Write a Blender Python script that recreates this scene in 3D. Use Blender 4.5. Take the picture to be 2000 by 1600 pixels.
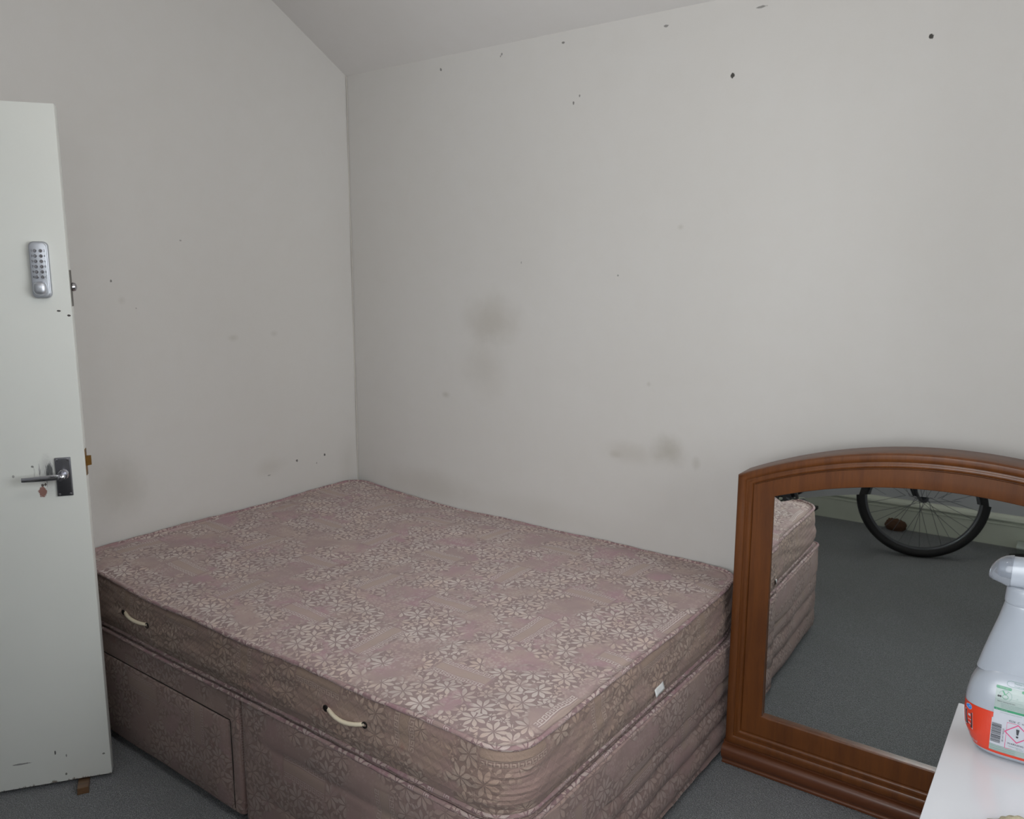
import bpy, bmesh, math, random
from mathutils import Vector, Matrix
from math import sin, cos, pi
random.seed(7)
SC = bpy.context.scene
for o in list(bpy.data.objects): bpy.data.objects.remove(o)
COL = SC.collection

# ------------------------------------------------------------ camera
YAW, PITCH, ROLL = -0.63904, -0.16694, 0.00208
CAM = Vector((2.82142, -2.57513, 1.54861))
fw = Vector((cos(PITCH)*sin(YAW), cos(PITCH)*cos(YAW), sin(PITCH)))
r0 = Vector((cos(YAW), -sin(YAW), 0)); u0 = r0.cross(fw)
rr = cos(ROLL)*r0 + sin(ROLL)*u0; uu = -sin(ROLL)*r0 + cos(ROLL)*u0
cd = bpy.data.cameras.new('camera'); cam = bpy.data.objects.new('camera', cd); COL.objects.link(cam)
cam.matrix_world = Matrix(((rr.x, uu.x, -fw.x, CAM.x), (rr.y, uu.y, -fw.y, CAM.y), (rr.z, uu.z, -fw.z, CAM.z), (0, 0, 0, 1)))
cd.sensor_width = 36; cd.sensor_fit = 'HORIZONTAL'; cd.lens = 1588.1/2000*36; cd.clip_start = .02
SC.camera = cam
# ------------------------------------------------------------ world, daylight, exposure
w = bpy.data.worlds.new('world'); SC.world = w; w.use_nodes = True
w.node_tree.nodes['Background'].inputs[0].default_value = (.80, .90, 1, 1)
w.node_tree.nodes['Background'].inputs[1].default_value = 1.0
def area(name, loc, target, sx, sy, power, col, spread=pi):
    l = bpy.data.lights.new(name, 'AREA'); l.shape = 'RECTANGLE'; l.size = sx; l.size_y = sy; l.energy = power; l.color = col; l.spread = spread
    o = bpy.data.objects.new(name, l); COL.objects.link(o); o.location = loc
    o.rotation_euler = (Vector(target)-Vector(loc)).to_track_quat('-Z', 'Y').to_euler(); return o
# sky through the right-hand window; the rear one is added to brighten low areas
area('window_daylight', (3.42, -1.30, 1.62), (0, -1.30, 1.25), 1.25, 1.3, 32, (.95, .98, 1))
area('rear_fill_light', (2.55, -3.11, 1.56), (2.30, 0, .90), 1.05, 1.25, 45, (.95, .98, 1))
# the ceiling light of the room, a globe behind the camera's view
CEIL_LIGHT = (2.0, -1.75, 2.55); LAMP_E = 26
SC.view_settings.view_transform = 'Standard'; SC.view_settings.look = 'None'
SC.view_settings.exposure = 0.0; SC.view_settings.gamma = 1; SC.view_settings.use_curve_mapping = False

# ------------------------------------------------------------ object helpers
def lin(c): return tuple(((x/255+.055)/1.055)**2.4 if x/255 > .04045 else x/255/12.92 for x in c)
def thing(name, label, cat, loc=(0, 0, 0), rz=0, group=None):
    o = bpy.data.objects.new(name, None); COL.objects.link(o); o.empty_display_size = .05
    o.location = loc; o.rotation_euler = (0, 0, rz); tag(o, label, cat, group); return o
def tag(o, label, cat, group=None):
    o['label'] = label; o['category'] = cat
    if group: o['group'] = group
def obj(name, bm, mats, parent=None, smooth=True, label=None, loc=None, auto=35):
    me = bpy.data.meshes.new(name)
    if isinstance(bm, bpy.types.Mesh): me = bm
    else:
        bmesh.ops.recalc_face_normals(bm, faces=bm.faces[:]) if smooth is not None else None
        bm.to_mesh(me); bm.free()
    if not isinstance(mats, (list, tuple)): mats = [mats]
    if len(me.materials) == 0:
        for m in mats: me.materials.append(m)
    if smooth:
        for p in me.polygons: p.use_smooth = True
        try: me.set_sharp_from_angle(angle=math.radians(auto))
        except Exception: pass
    o = bpy.data.objects.new(name, me); COL.objects.link(o)
    if parent: o.parent = parent
    if loc: o.location = loc
    if label: o['label'] = label
    return o
def struct(name, bm, m, parent=None, smooth=False):
    o = obj(name, bm, m, parent, smooth); 
    if not parent: o['kind'] = 'structure'
    return o
def box(bm, x0, x1, y0, y1, z0, z1, bev=0, seg=2):
    b = bmesh.new(); bmesh.ops.create_cube(b, size=1)
    for v in b.verts: v.co = Vector(((x0+x1)/2+v.co.x*(x1-x0), (y0+y1)/2+v.co.y*(y1-y0), (z0+z1)/2+v.co.z*(z1-z0)))
    if bev: bmesh.ops.bevel(b, geom=b.edges[:], offset=bev, segments=seg, affect='EDGES', profile=.5)
    merge(bm, b); return bm
def merge(bm, b, M=None):
    if M is not None: bmesh.ops.transform(b, matrix=M, verts=b.verts[:])
    vs = [bm.verts.new(v.co) for v in b.verts]; b.verts.index_update()
    for f in b.faces:
        try:
            nf = bm.faces.new([vs[v.index] for v in f.verts]); nf.material_index = f.material_index
        except ValueError: pass
    b.free()
def tube(bm, pts, rad, seg=10, closed=False, caps=True, mi=0):
    pts = [Vector(p) for p in pts]; n = len(pts); rings = []
    rads = rad if isinstance(rad, (list, tuple)) else [rad]*n
    up = None
    for i, p in enumerate(pts):
        a = pts[(i-1) % n] if (closed or i > 0) else p; b = pts[(i+1) % n] if (closed or i < n-1) else p
        t = (b-a).normalized()
        if up is None:
            up = Vector((0, 0, 1)) if abs(t.z) < .9 else Vector((1, 0, 0))
        e = (up-t*up.dot(t)).normalized(); f = t.cross(e); up = e
        rings.append([bm.verts.new(p+(e*cos(2*pi*k/seg)+f*sin(2*pi*k/seg))*rads[i]) for k in range(seg)])
    m = n if closed else n-1
    for i in range(m):
        A, B = rings[i], rings[(i+1) % n]
        for k in range(seg):
            fc = bm.faces.new((A[k], A[(k+1) % seg], B[(k+1) % seg], B[k])); fc.material_index = mi
    if caps and not closed:
        bm.faces.new(rings[0][::-1]).material_index = mi; bm.faces.new(rings[-1]).material_index = mi
    return bm
def lathe(bm, prof, seg=32, M=None, capa=True):
    """prof: list of (r,z)"""
    b = bmesh.new(); rings = []
    for r, z in prof:
        if r < 1e-6: rings.append([b.verts.new((0, 0, z))])
        else: rings.append([b.verts.new((r*cos(2*pi*k/seg), r*sin(2*pi*k/seg), z)) for k in range(seg)])
    for A, B in zip(rings, rings[1:]):
        for k in range(seg):
            k2 = (k+1) % seg
            if len(A) == 1 and len(B) == 1: continue
            if len(A) == 1: b.faces.new((A[0], B[k2], B[k]))
            elif len(B) == 1: b.faces.new((A[k], A[k2], B[0]))
            else: b.faces.new((A[k], A[k2], B[k2], B[k]))
    merge(bm, b, M); return bm
def grid(bm, P, uv=None, closed_u=False, mi=0, layer=None):
    """P[i][j] points -> quads; uv[i][j] optional"""
    V = [[bm.verts.new(p) for p in row] for row in P]
    n = len(P); m = len(P[0])
    for i in range(n if closed_u else n-1):
        for j in range(m-1):
            i2 = (i+1) % n
            f = bm.faces.new((V[i][j], V[i2][j], V[i2][j+1], V[i][j+1])); f.material_index = mi
            if layer is not None:
                ii = i+1
                for lp, c in zip(f.loops, (uv[i][j], uv[ii][j], uv[ii][j+1], uv[i][j+1])): lp[layer].uv = c
    return V

# ------------------------------------------------------------ material helpers
class NT:
    def __init__(s, name):
        s.m = bpy.data.materials.new(name); s.m.use_nodes = True; s.t = s.m.node_tree; s.n = s.t.nodes; s.b = s.n['Principled BSDF']
    def new(s, ty, **kw):
        n = s.n.new(ty)
        for k, v in kw.items(): setattr(n, k, v)
        return n
    def put(s, sock, v):
        if isinstance(v, bpy.types.NodeSocket): s.t.links.new(v, sock)
        elif v is not None:
            try: sock.default_value = v
            except Exception: sock.default_value = (*v, 1)
    def math(s, op, a, b=None, c=None, clamp=False):
        n = s.new('ShaderNodeMath', operation=op, use_clamp=clamp)
        for i, v in enumerate((a, b, c)):
            if v is not None: s.put(n.inputs[i], v)
        return n.outputs[0]
    def vmath(s, op, a, b=None, sc=None):
        n = s.new('ShaderNodeVectorMath', operation=op); s.put(n.inputs[0], a)
        if b is not None: s.put(n.inputs[1], b)
        if sc is not None: s.put(n.inputs['Scale'], sc)
        return n.outputs['Value'] if op in ('LENGTH', 'DISTANCE', 'DOT_PRODUCT') else n.outputs[0]
    def noise(s, vec, scale, detail=3, rough=.55, dist=0, out='Fac', dim='3D'):
        n = s.new('ShaderNodeTexNoise', noise_dimensions=dim); s.put(n.inputs['Vector'], vec); n.inputs['Scale'].default_value = scale
        n.inputs['Detail'].default_value = detail; n.inputs['Roughness'].default_value = rough; n.inputs['Distortion'].default_value = dist
        return n.outputs[out]
    def mix(s, f, a, b, blend='MIX'):
        n = s.new('ShaderNodeMix', data_type='RGBA', blend_type=blend); s.put(n.inputs[0], f); s.put(n.inputs[6], a if isinstance(a, bpy.types.NodeSocket) else (*a[:3], 1)); s.put(n.inputs[7], b if isinstance(b, bpy.types.NodeSocket) else (*b[:3], 1))
        return n.outputs[2]
    def rng(s, v, a, b, c=0, d=1, smooth=True):
        n = s.new('ShaderNodeMapRange', interpolation_type='SMOOTHSTEP' if smooth else 'LINEAR'); s.put(n.inputs[0], v)
        for i, q in enumerate((a, b, c, d)): s.put(n.inputs[i+1], q)
        return n.outputs[0]
    def sep(s, v):
        n = s.new('ShaderNodeSeparateXYZ'); s.put(n.inputs[0], v); return n.outputs
    def comb(s, x, y, z=0):
        n = s.new('ShaderNodeCombineXYZ'); s.put(n.inputs[0], x); s.put(n.inputs[1], y); s.put(n.inputs[2], z); return n.outputs[0]
    def pos(s): return s.new('ShaderNodeNewGeometry').outputs['Position']
    def obj(s): return s.new('ShaderNodeTexCoord').outputs['Object']
    def uv(s): return s.new('ShaderNodeTexCoord').outputs['UV']
    def bump(s, h, strength=.3, dist=.002):
        n = s.new('ShaderNodeBump'); n.inputs['Strength'].default_value = strength; n.inputs['Distance'].default_value = dist
        s.put(n.inputs['Height'], h); s.t.links.new(n.outputs[0], s.b.inputs['Normal']); return n
    def base(s, c, rough=.5, metal=0, spec=.5):
        s.put(s.b.inputs['Base Color'], c if isinstance(c, bpy.types.NodeSocket) else (*c[:3], 1)); s.put(s.b.inputs['Roughness'], rough)
        s.b.inputs['Metallic'].default_value = metal; s.b.inputs['Specular IOR Level'].default_value = spec; return s.m

def plain(name, rgb, rough=.5, metal=0, spec=.5, var=.06, scale=30, bump=0):
    k = NT(name); c = lin(rgb); f = k.noise(k.obj(), scale, 4)
    col = k.mix(f, tuple(x*(1-var) for x in c), tuple(min(1, x*(1+var)) for x in c))
    if bump: k.bump(k.noise(k.obj(), scale*8, 3), bump, .001)
    return k.base(col, rough, metal, spec)

# ---- wall paint with its stains and marks (world coordinates: real dirt, and wide darker bands low by the mattress)
def wall_mat(name, axis, stains, dots, base=(204, 201, 197)):
    k = NT(name); p = k.pos(); s = k.sep(p); a = s[axis]; z = s[2]; c = lin(base)
    f = k.noise(p, .9, 4, .6); col = k.mix(k.rng(f, .3, .7), tuple(x*.975 for x in c), (c[0]*1.0, c[1]*1.005, c[2]*1.015))
    f3 = k.noise(p, 14, 5, .6); col = k.mix(k.rng(f3, .35, .75, 0, .12), col, (c[0]*.9, c[1]*.88, c[2]*.84))
    wob = k.noise(p, 7, 4, .65)
    for (x0, z0, rx, rz, amt, tint) in stains:
        amt *= .72
        dx = k.math('DIVIDE', k.math('SUBTRACT', a, x0), rx); dz = k.math('DIVIDE', k.math('SUBTRACT', z, z0), rz)
        d = k.math('SQRT', k.math('ADD', k.math('MULTIPLY', dx, dx), k.math('MULTIPLY', dz, dz)))
        d = k.math('ADD', d, k.math('MULTIPLY', k.math('SUBTRACT', wob, .5), 1.3))
        col = k.mix(k.rng(d, 0, 1.1, amt, 0), col, tuple(q*t for q, t in zip(c, tint)))
    fine = k.noise(p, 120, 2)
    for (x0, z0, rx, rz, dark) in dots:
        rx *= .78; rz *= .78
        dx = k.math('DIVIDE', k.math('SUBTRACT', a, x0), rx); dz = k.math('DIVIDE', k.math('SUBTRACT', z, z0), rz)
        d = k.math('SQRT', k.math('ADD', k.math('MULTIPLY', dx, dx), k.math('MULTIPLY', dz, dz)))
        d = k.math('ADD', d, k.math('MULTIPLY', k.math('SUBTRACT', fine, .5), 1.2))
        col = k.mix(k.rng(d, .7, 1.1, dark, 0), col, lin((50, 48, 44)))
    h = k.math('ADD', k.noise(p, 2.2, 3), k.math('MULTIPLY', k.noise(p, 160, 3), .06))
    k.bump(h, .25, .01)
    return k.base(col, .72, 0, .3)
tn = (.60, .56, .49); tg = (.55, .53, .46)
M_WB = wall_mat('wall_paint_back', 0,
    [(.80, 1.36, .17, .13, .55, tn), (.77, 1.18, .14, .16, .35, tn), (1.60, .93, .085, .075, .75, tg), (1.44, .90, .14, .05, .35, tn), (.555, 1.036, .03, .02, .6, tg), (1.38, .888, .035, .02, .45, tn), (.45, .62, .35, .10, .35, tn), (1.1, .60, .5, .08, .2, tn), (1.61, 1.70, .015, .012, .4, tg), (1.51, 1.16, .012, .012, .45, tg), (1.70, .90, .02, .03, .4, tg)],  # the two wide low entries darken the wall just above the mattress
    [(1.769, 2.161, .010, .011, .95), (2.332, 2.187, .009, .009, .95), (1.132, 2.357, .010, .005, .7), (1.534, 2.346, .012, .006, .6), (1.852, 2.348, .022, .005, .6), (1.179, 2.147, .005, .009, .7), (1.204, 2.168, .004, .007, .6), (.551, 2.346, .007, .008, .7), (.857, 2.359, .006, .006, .55), (.85, 2.352, .004, .005, .5), (.951, 1.586, .004, .006, .4), (1.376, 1.539, .005, .005, .5)])
M_WA = wall_mat('wall_paint_left', 1,
    [(-1.147, .79, .13, .15, .5, tg), (-.50, .735, .10, .05, .3, tn), (-.64, 1.29, .03, .016, .4, tg), (-.443, 1.295, .022, .016, .35, tg), (-.06, .68, .08, .16, .3, tn), (-.9, .6, .3, .06, .2, tn), (-1.08, 1.45, .02, .02, .3, tg)],  # the wide low entry and the corner entry darken beside the mattress
    [(-1.113, 1.517, .005, .006, .7), (-.198, .735, .007, .008, .85), (-.353, .736, .007, .008, .8), (-.841, 1.663, .006, .004, .45), (-.245, .705, .004, .006, .5), (-1.03, 1.42, .004, .004, .4), (-.50, .70, .012, .004, .4)])
M_WALL = wall_mat('wall_paint', 0, [], [])
M_WC = wall_mat('wall_paint_rear', 0, [], [], (196, 198, 202))
M_CEIL = wall_mat('ceiling_paint', 0, [], [], (214, 211, 208))
def gloss_cream(name, rgb, rough=.35):
    k = NT(name); p = k.pos(); c = lin(rgb); col = k.mix(k.rng(k.noise(p, 6, 4), .3, .7), tuple(x*.95 for x in c), c)
    k.bump(k.noise(p, 40, 3), .08, .002); return k.base(col, rough)
M_SKIRT = gloss_cream('skirting_paint', (216, 222, 208))

# ---- carpet
k = NT('carpet'); p = k.pos()
v = k.new('ShaderNodeTexVoronoi'); k.put(v.inputs['Vector'], p); v.inputs['Scale'].default_value = 260
n1 = k.noise(p, 330, 3, .7); n2 = k.noise(p, 5, 4, .6)
col = k.mix(k.rng(n1, .38, .62), lin((108, 110, 113)), lin((196, 199, 203)))
col = k.mix(k.rng(v.outputs['Distance'], 0, .75, 0, .5), col, lin((72, 74, 78)))
col = k.mix(k.rng(n2, .3, .7, 0, .35), col, lin((128, 130, 130)))
k.bump(k.math('ADD', n1, v.outputs['Distance']), .9, .006); M_CARPET = k.base(col, .95, 0, .1)
k.b.inputs['Sheen Weight'].default_value = .15

# ---- faded floral damask
def fabric(name, ground, petal, pink, beige, amp=1.0, quilt=0.0, fade=.0):
    k = NT(name); uv = k.uv()
    warp = k.vmath('SUBTRACT', k.noise(uv, 9, 3, out='Color'), (.5, .5, .5)); uvw = k.vmath('ADD', uv, k.vmath('SCALE', warp, sc=.012))
    rad = []
    def flowers(vec, P, R0, n, W0, seed):
        q = k.vmath('ADD', vec, (seed*1.37, seed*.71, 0))
        vo = k.new('ShaderNodeTexVoronoi', voronoi_dimensions='2D'); k.put(vo.inputs['Vector'], q); vo.inputs['Scale'].default_value = 1/P; vo.inputs['Randomness'].default_value = .42
        d = k.sep(k.vmath('SUBTRACT', q, vo.outputs['Position'])); rnd = k.sep(vo.outputs['Color'])[0]
        r = k.math('SQRT', k.math('ADD', k.math('MULTIPLY', d[0], d[0]), k.math('MULTIPLY', d[1], d[1])))
        th = k.math('ADD', k.math('ARCTAN2', d[1], d[0]), k.math('MULTIPLY', rnd, 6.3))
        fr = k.math('SUBTRACT', k.math('FRACT', k.math('ADD', k.math('DIVIDE', k.math('MULTIPLY', th, n), 2*pi), 8)), .5)
        phi = k.math('MULTIPLY', fr, 2*pi/n); wd = k.math('ABSOLUTE', k.math('MULTIPLY', r, k.math('SINE', phi)))
        rad.append(r); rn = k.math('DIVIDE', r, R0); prof = k.math('MULTIPLY', k.math('SINE', k.math('MULTIPLY', k.math('MINIMUM', k.math('POWER', rn, 1.5), 1.0), pi)), W0)
        edge = k.math('SUBTRACT', prof, wd)
        return k.rng(edge, .0000, .0010)
    f1 = flowers(uvw, .066, .036, 8, .0064, 1.0); f2 = flowers(uvw, .041, .022, 7, .0048, 3.3); f3 = flowers(uvw, .033, .018, 6, .0044, 6.1)
    s = k.sep(uvw)
    # clusters of flowers between the key bands
    PC = .30
    ax = k.math('SUBTRACT', k.math('FRACT', k.math('ADD', k.math('DIVIDE', s[0], PC), 20.15)), .5); ay = k.math('SUBTRACT', k.math('FRACT', k.math('ADD', k.math('DIVIDE', s[1], PC), 20.30)), .5)
    ix = k.math('FLOOR', k.math('ADD', k.math('DIVIDE', s[0], PC), 20.15)); iy = k.math('FLOOR', k.math('ADD', k.math('DIVIDE', s[1], PC), 20.30))
    par = k.math('MODULO', k.math('ADD', ix, iy), 2)
    A = k.math('MULTIPLY', ax, PC); B = k.math('MULTIPLY', ay, PC)
    # parity swaps the band direction
    a = k.math('ADD', k.math('MULTIPLY', A, par), k.math('MULTIPLY', B, k.math('SUBTRACT', 1, par)))
    b = k.math('ADD', k.math('MULTIPLY', B, par), k.math('MULTIPLY', A, k.math('SUBTRACT', 1, par)))
    ab = k.math('ABSOLUTE', a); bb = k.math('ABSOLUTE', b)
    inA = k.rng(ab, .078, .082, 1, 0)
    strip = k.math('MULTIPLY', inA, k.rng(bb, .013, .0145, 1, 0))
    T = k.math('FRACT', k.math('ADD', k.math('DIVIDE', a, .0165), 30)); S = k.math('DIVIDE', k.math('SUBTRACT', bb, .016), .015)
    def bx(t0, t1, s0, s1):
        return k.math('MULTIPLY', k.math('MULTIPLY', k.math('GREATER_THAN', T, t0), k.math('LESS_THAN', T, t1)), k.math('MULTIPLY', k.math('GREATER_THAN', S, s0), k.math('LESS_THAN', S, s1)))
    key = bx(0, 1, 0, .14)
    for q in ((0, .17, 0, 1), (0, .78, .84, 1), (.62, .78, .36, 1), (.34, .78, .36, .52)): key = k.math('MAXIMUM', key, bx(*q))
    key = k.math('MULTIPLY', key, inA)
    bandm = k.math('MULTIPLY', k.rng(ab, .082, .09, 1, 0), k.rng(bb, .030, .036, 1, 0))
    n = k.noise(uv, 6.5, 3, .6); clus = k.rng(n, .43, .50); 
    n_ = k.noise(k.vmath('ADD', uv, (5, 3, 0)), 14, 3, .6); clus = k.math('MULTIPLY', clus, k.rng(n_, .33, .42, .15, 1))
    clus = k.math('MULTIPLY', clus, k.math('SUBTRACT', 1, bandm))
    fl = k.math('MAXIMUM', f1, k.math('MAXIMUM', k.math('MULTIPLY', f2, k.rng(rad[0], .034, .037)), k.math('MULTIPLY', f3, k.math('MULTIPLY', k.rng(rad[0], .034, .037), k.rng(rad[1], .020, .0225)))), clamp=True)
    pet = k.math('MULTIPLY', fl, clus)
    faint = k.math('MULTIPLY', k.math('MULTIPLY', f3, k.math('SUBTRACT', 1, clus)), k.math('MULTIPLY', k.rng(k.noise(k.vmath('ADD', uv, (9, 9, 0)), 9, 3), .40, .6, .0, .8), k.math('SUBTRACT', 1, bandm)))
    g = tuple(lin(ground)); gd = tuple(x*.74 for x in g); pe = lin(petal); pk = lin(pink); be = lin(beige)
    col = k.mix(k.rng(k.noise(k.vmath('ADD', uv, (2, 7, 0)), 4.2, 4, .6), .42, .62), g, pk)
    col = k.mix(k.rng(k.noise(k.vmath('ADD', uv, (12, 1, 0)), 5.1, 4, .6), .47, .66, 0, .8), col, tuple((x+y)/2 for x, y in zip(be, g)))
    col = k.mix(k.math('MULTIPLY', clus, .85), col, gd)
    pcol = k.mix(k.rng(k.noise(k.vmath('ADD', uv, (3, 2, 0)), 11, 2), .35, .7), pe, tuple(x*y for x, y in zip(pe, (.96, .86, .80))))
    strength = k.rng(k.noise(k.vmath('ADD', uv, (1, 5, 0)), 8, 3), .3, .6, amp*.62, amp)
    col = k.mix(k.math('MULTIPLY', pet, strength), col, pcol)
    col = k.mix(k.math('MULTIPLY', faint, .5*amp), col, pcol)
    col = k.mix(k.math('MULTIPLY', bandm, .45), col, gd)
    col = k.mix(k.math('MULTIPLY', strip, .55), col, be)
    col = k.mix(k.math('MULTIPLY', key, min(1, .95*amp)), col, pe)
    # red-brown age stains and weave
    col = k.mix(k.rng(k.noise(k.vmath('ADD', uv, (31, 11, 0)), 7, 5, .7), .60, .72, 0, .45), col, lin((142, 92, 88)))
    wv = k.noise(k.vmath('MULTIPLY', uv, (1, 1, 1)), 700, 2, .7); col = k.mix(k.rng(wv, .3, .7, 0, .4), col, tuple(x*.55 for x in g))
    wx = k.math('SINE', k.math('MULTIPLY', s[0], 2*pi/.0022)); wy = k.math('SINE', k.math('MULTIPLY', s[1], 2*pi/.0022))
    h = k.math('ADD', k.math('MULTIPLY', k.math('ADD', wx, wy), .12), k.math('ADD', k.math('MULTIPLY', pet, .8), k.math('MULTIPLY', wv, .7)))
    if quilt:   # stitched diamonds of the border
        q1 = k.math('ABSOLUTE', k.math('SINE', k.math('MULTIPLY', k.math('ADD', s[0], s[1]), pi/quilt))); q2 = k.math('ABSOLUTE', k.math('SINE', k.math('MULTIPLY', k.math('SUBTRACT', s[0], s[1]), pi/quilt)))
        qq = k.math('MINIMUM', k.rng(q1, 0, .5), k.rng(q2, 0, .5)); h = k.math('ADD', h, k.math('MULTIPLY', qq, .7))
    k.bump(h, .6, .0016); m = k.base(col, .78, 0, .25); k.b.inputs['Sheen Weight'].default_value = .12
    return m
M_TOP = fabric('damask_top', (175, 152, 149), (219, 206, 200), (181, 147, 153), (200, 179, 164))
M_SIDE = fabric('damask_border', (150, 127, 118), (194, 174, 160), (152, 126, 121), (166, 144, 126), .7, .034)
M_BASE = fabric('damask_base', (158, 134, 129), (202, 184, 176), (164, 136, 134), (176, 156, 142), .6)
M_PIPE = fabric('damask_piping', (160, 130, 132), (208, 192, 186), (164, 126, 134), (178, 160, 148))
M_ROPE = plain('cotton_rope', (226, 214, 190), .8, bump=.4, scale=200)
M_TAG = plain('white_tag', (215, 215, 215), .6)
M_BLACK = plain('black_rubber', (22, 22, 24), .55)
M_HOLE = plain('dark_hole', (25, 20, 16), .9)

# ---- wood
def wood(name, a, b, scale, ax):
    k = NT(name); o = k.obj(); st = [9, 9, 9]; st[ax] = .9
    n = k.noise(k.vmath('MULTIPLY', o, tuple(st)), scale, 6, .62, .6); col = k.mix(k.rng(n, .3, .7), lin(a), lin(b))
    g = k.noise(k.vmath('MULTIPLY', o, tuple(x*6 for x in st)), scale, 3); col = k.mix(k.rng(g, .45, .75, 0, .18), col, tuple(x*.4 for x in lin(a)))
    k.bump(g, .05, .001); k.base(col, .42, 0, .4); k.b.inputs['Coat Weight'].default_value = .12; k.b.inputs['Coat Roughness'].default_value = .18; return k.m
M_WOOD = wood('oak_stain', (90, 50, 21), (108, 62, 26), 3.2, 2)
M_WOODB = wood('oak_stain_dark', (88, 49, 28), (104, 59, 34), 3.0, 0)
M_WEDGE = wood('pine_wedge', (84, 62, 44), (118, 88, 62), 8, 0)
k = NT('mirror_silver'); M_MIRROR = k.base(k.mix(k.noise(k.obj(), 2), (.80, .83, .81), (.82, .85, .83)), .015, 1)
M_CHROME = plain('chrome', (190, 190, 195), .12, 1, var=.03)
M_DKCHROME = plain('worn_chrome_plate', (136, 136, 142), .3, 1, var=.15)
M_SILVER = plain('satin_silver', (206, 210, 218), .38, .75, var=.03)
M_SILVERD = plain('satin_silver_edge', (186, 189, 196), .4, .75, var=.03)
M_BRASS = plain('brass', (140, 106, 56), .4, .9, var=.25, scale=120)
M_INK = plain('dark_lettering', (40, 42, 48), .6)
M_STEEL = plain('zinc_plate', (128, 126, 122), .45, .8, var=.2, scale=150)

# ---- door paint with chips round the handle (object coordinates of the leaf: x from the latch edge, z up)
k = NT('door_paint'); o = k.obj(); s = k.sep(o); c = lin((226, 228, 223))
col = k.mix(k.rng(k.noise(o, 2.2, 4), .3, .7), tuple(x*.965 for x in c), c)
fine = k.noise(o, 55, 5, .75); streak = k.noise(k.vmath('MULTIPLY', o, (60, 1, 4)), 2.2, 4, .7)
def blot(x0, z0, rx, rz, colr, amt, nz=1.4, e0=.6, e1=.75, src=None):
    global col
    dx = k.math('DIVIDE', k.math('SUBTRACT', s[0], x0), rx); dz = k.math('DIVIDE', k.math('SUBTRACT', s[2], z0), rz)
    d = k.math('SQRT', k.math('ADD', k.math('MULTIPLY', dx, dx), k.math('MULTIPLY', dz, dz)))
    d = k.math('ADD', d, k.math('MULTIPLY', k.math('SUBTRACT', src or fine, .5), nz)); col = k.mix(k.rng(d, e0, e1, amt, 0), col, colr)
blot(.098, .975, .028, .07, lin((165, 165, 166)), .5, .8, .3, 1.0)
blot(.098, .98, .030, .055, lin((70, 72, 74)), .9, 3.6, .05, .35, streak)
blot(.128, .965, .012, .06, lin((110, 112, 112)), .5, 3.6, .05, .3, streak)
blot(.115, .925, .017, .024, lin((146, 108, 98)), 1)
blot(.113, .944, .006, .006, lin((60, 48, 44)), .9); blot(.106, .945, .004, .006, lin((60, 48, 44)), .9)
blot(.032, 1.440, .008, .004, lin((52, 50, 48)), 1); blot(.008, 1.427, .006, .004, lin((52, 44, 40)), 1)
blot(.135, 1.0, .005, .004, lin((90, 90, 88)), .8); blot(.185, .975, .005, .006, lin((150, 150, 148)), .8)
blot(.149, .113, .003, .010, lin((60, 60, 60)), .9); blot(.120, .098, .003, .006, lin((110, 110, 108)), .8); blot(.019, .085, .005, .004, lin((80, 78, 74)), .8)
blot(.24, .094, .034, .0035, lin((105, 105, 105)), .8); blot(.125, .038, .004, .006, lin((60, 58, 50)), .8); blot(.19, 1.40, .010, .003, lin((150, 150, 148)), .7)
edge = k.noise(k.vmath('MULTIPLY', o, (30, 30, 5)), 2.2, 4, .7)
ex = k.math('ADD', k.math('DIVIDE', s[2], .012), k.math('MULTIPLY', k.math('SUBTRACT', edge, .5), 5)); col = k.mix(k.rng(ex, .9, 1.5, .8, 0), col, lin((96, 80, 60)))
k.bump(k.noise(k.vmath('MULTIPLY', o, (1, 1, .3)), 30, 3), .05, .002); M_DOOR = k.base(col, .42)
k = NT('door_edge_paint'); o = k.obj(); c = lin((190, 188, 180)); n = k.noise(k.vmath('MULTIPLY', o, (1, 1, .4)), 14, 5, .7)
col = k.mix(k.rng(n, .52, .66), c, lin((176, 156, 126))); M_DOOREDGE = k.base(col, .5)

# ============================================================ the room
RX, RY, ZE, ZC = 3.28, -2.97, 2.394, 2.95      # right wall, rear wall, eaves height, flat ceiling
YS = -(ZC-ZE)/.57
def bar(x0, x1, y0, y1, z0, z1): b = bmesh.new(); box(b, x0, x1, y0, y1, z0, z1); return b
b = bmesh.new(); box(b, -1.3, RX+.15, RY-.15, .15, -.1, 0); struct('floor', b, M_CARPET)
def gable(x0, x1, ya, yb):           # a side wall piece following the sloped ceiling between ya (near back) and yb
    def top(y): return ZE+.57*(-y)+.02 if y > YS else ZC+.02
    ys = sorted({ya, yb} | ({YS} if yb < YS < ya else set()))
    return ys, top
def side_wall(bm, x0, x1, ya, yb, z0=0, z1=None):
    ys, top = gable(x0, x1, ya, yb)
    for y0, y1 in zip(ys, ys[1:]):
        t0 = z1 if z1 is not None else top(y0); t1 = z1 if z1 is not None else top(y1)
        vs = [bm.verts.new(q) for q in ((x0, y0, z0), (x1, y0, z0), (x1, y1, z0), (x0, y1, z0), (x0, y0, t0), (x1, y0, t0), (x1, y1, t1), (x0, y1, t1))]
        for f in ((0, 1, 2, 3), (4, 5, 6, 7), (0, 1, 5, 4), (1, 2, 6, 5), (2, 3, 7, 6), (3, 0, 4, 7)): bm.faces.new([vs[i] for i in f])
DY0, DY1, DZ = -2.125, -2.90, 2.02     # doorway in the left wall
b = bmesh.new(); side_wall(b, -.12, 0, .12, DY0); side_wall(b, -.12, 0, DY1, RY); side_wall_top = None
ys, top = gable(0, 0, DY0, DY1); box(b, -.12, 0, DY1, DY0, DZ, ZC+.02)
struct('wall_left', b, M_WA)
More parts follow.
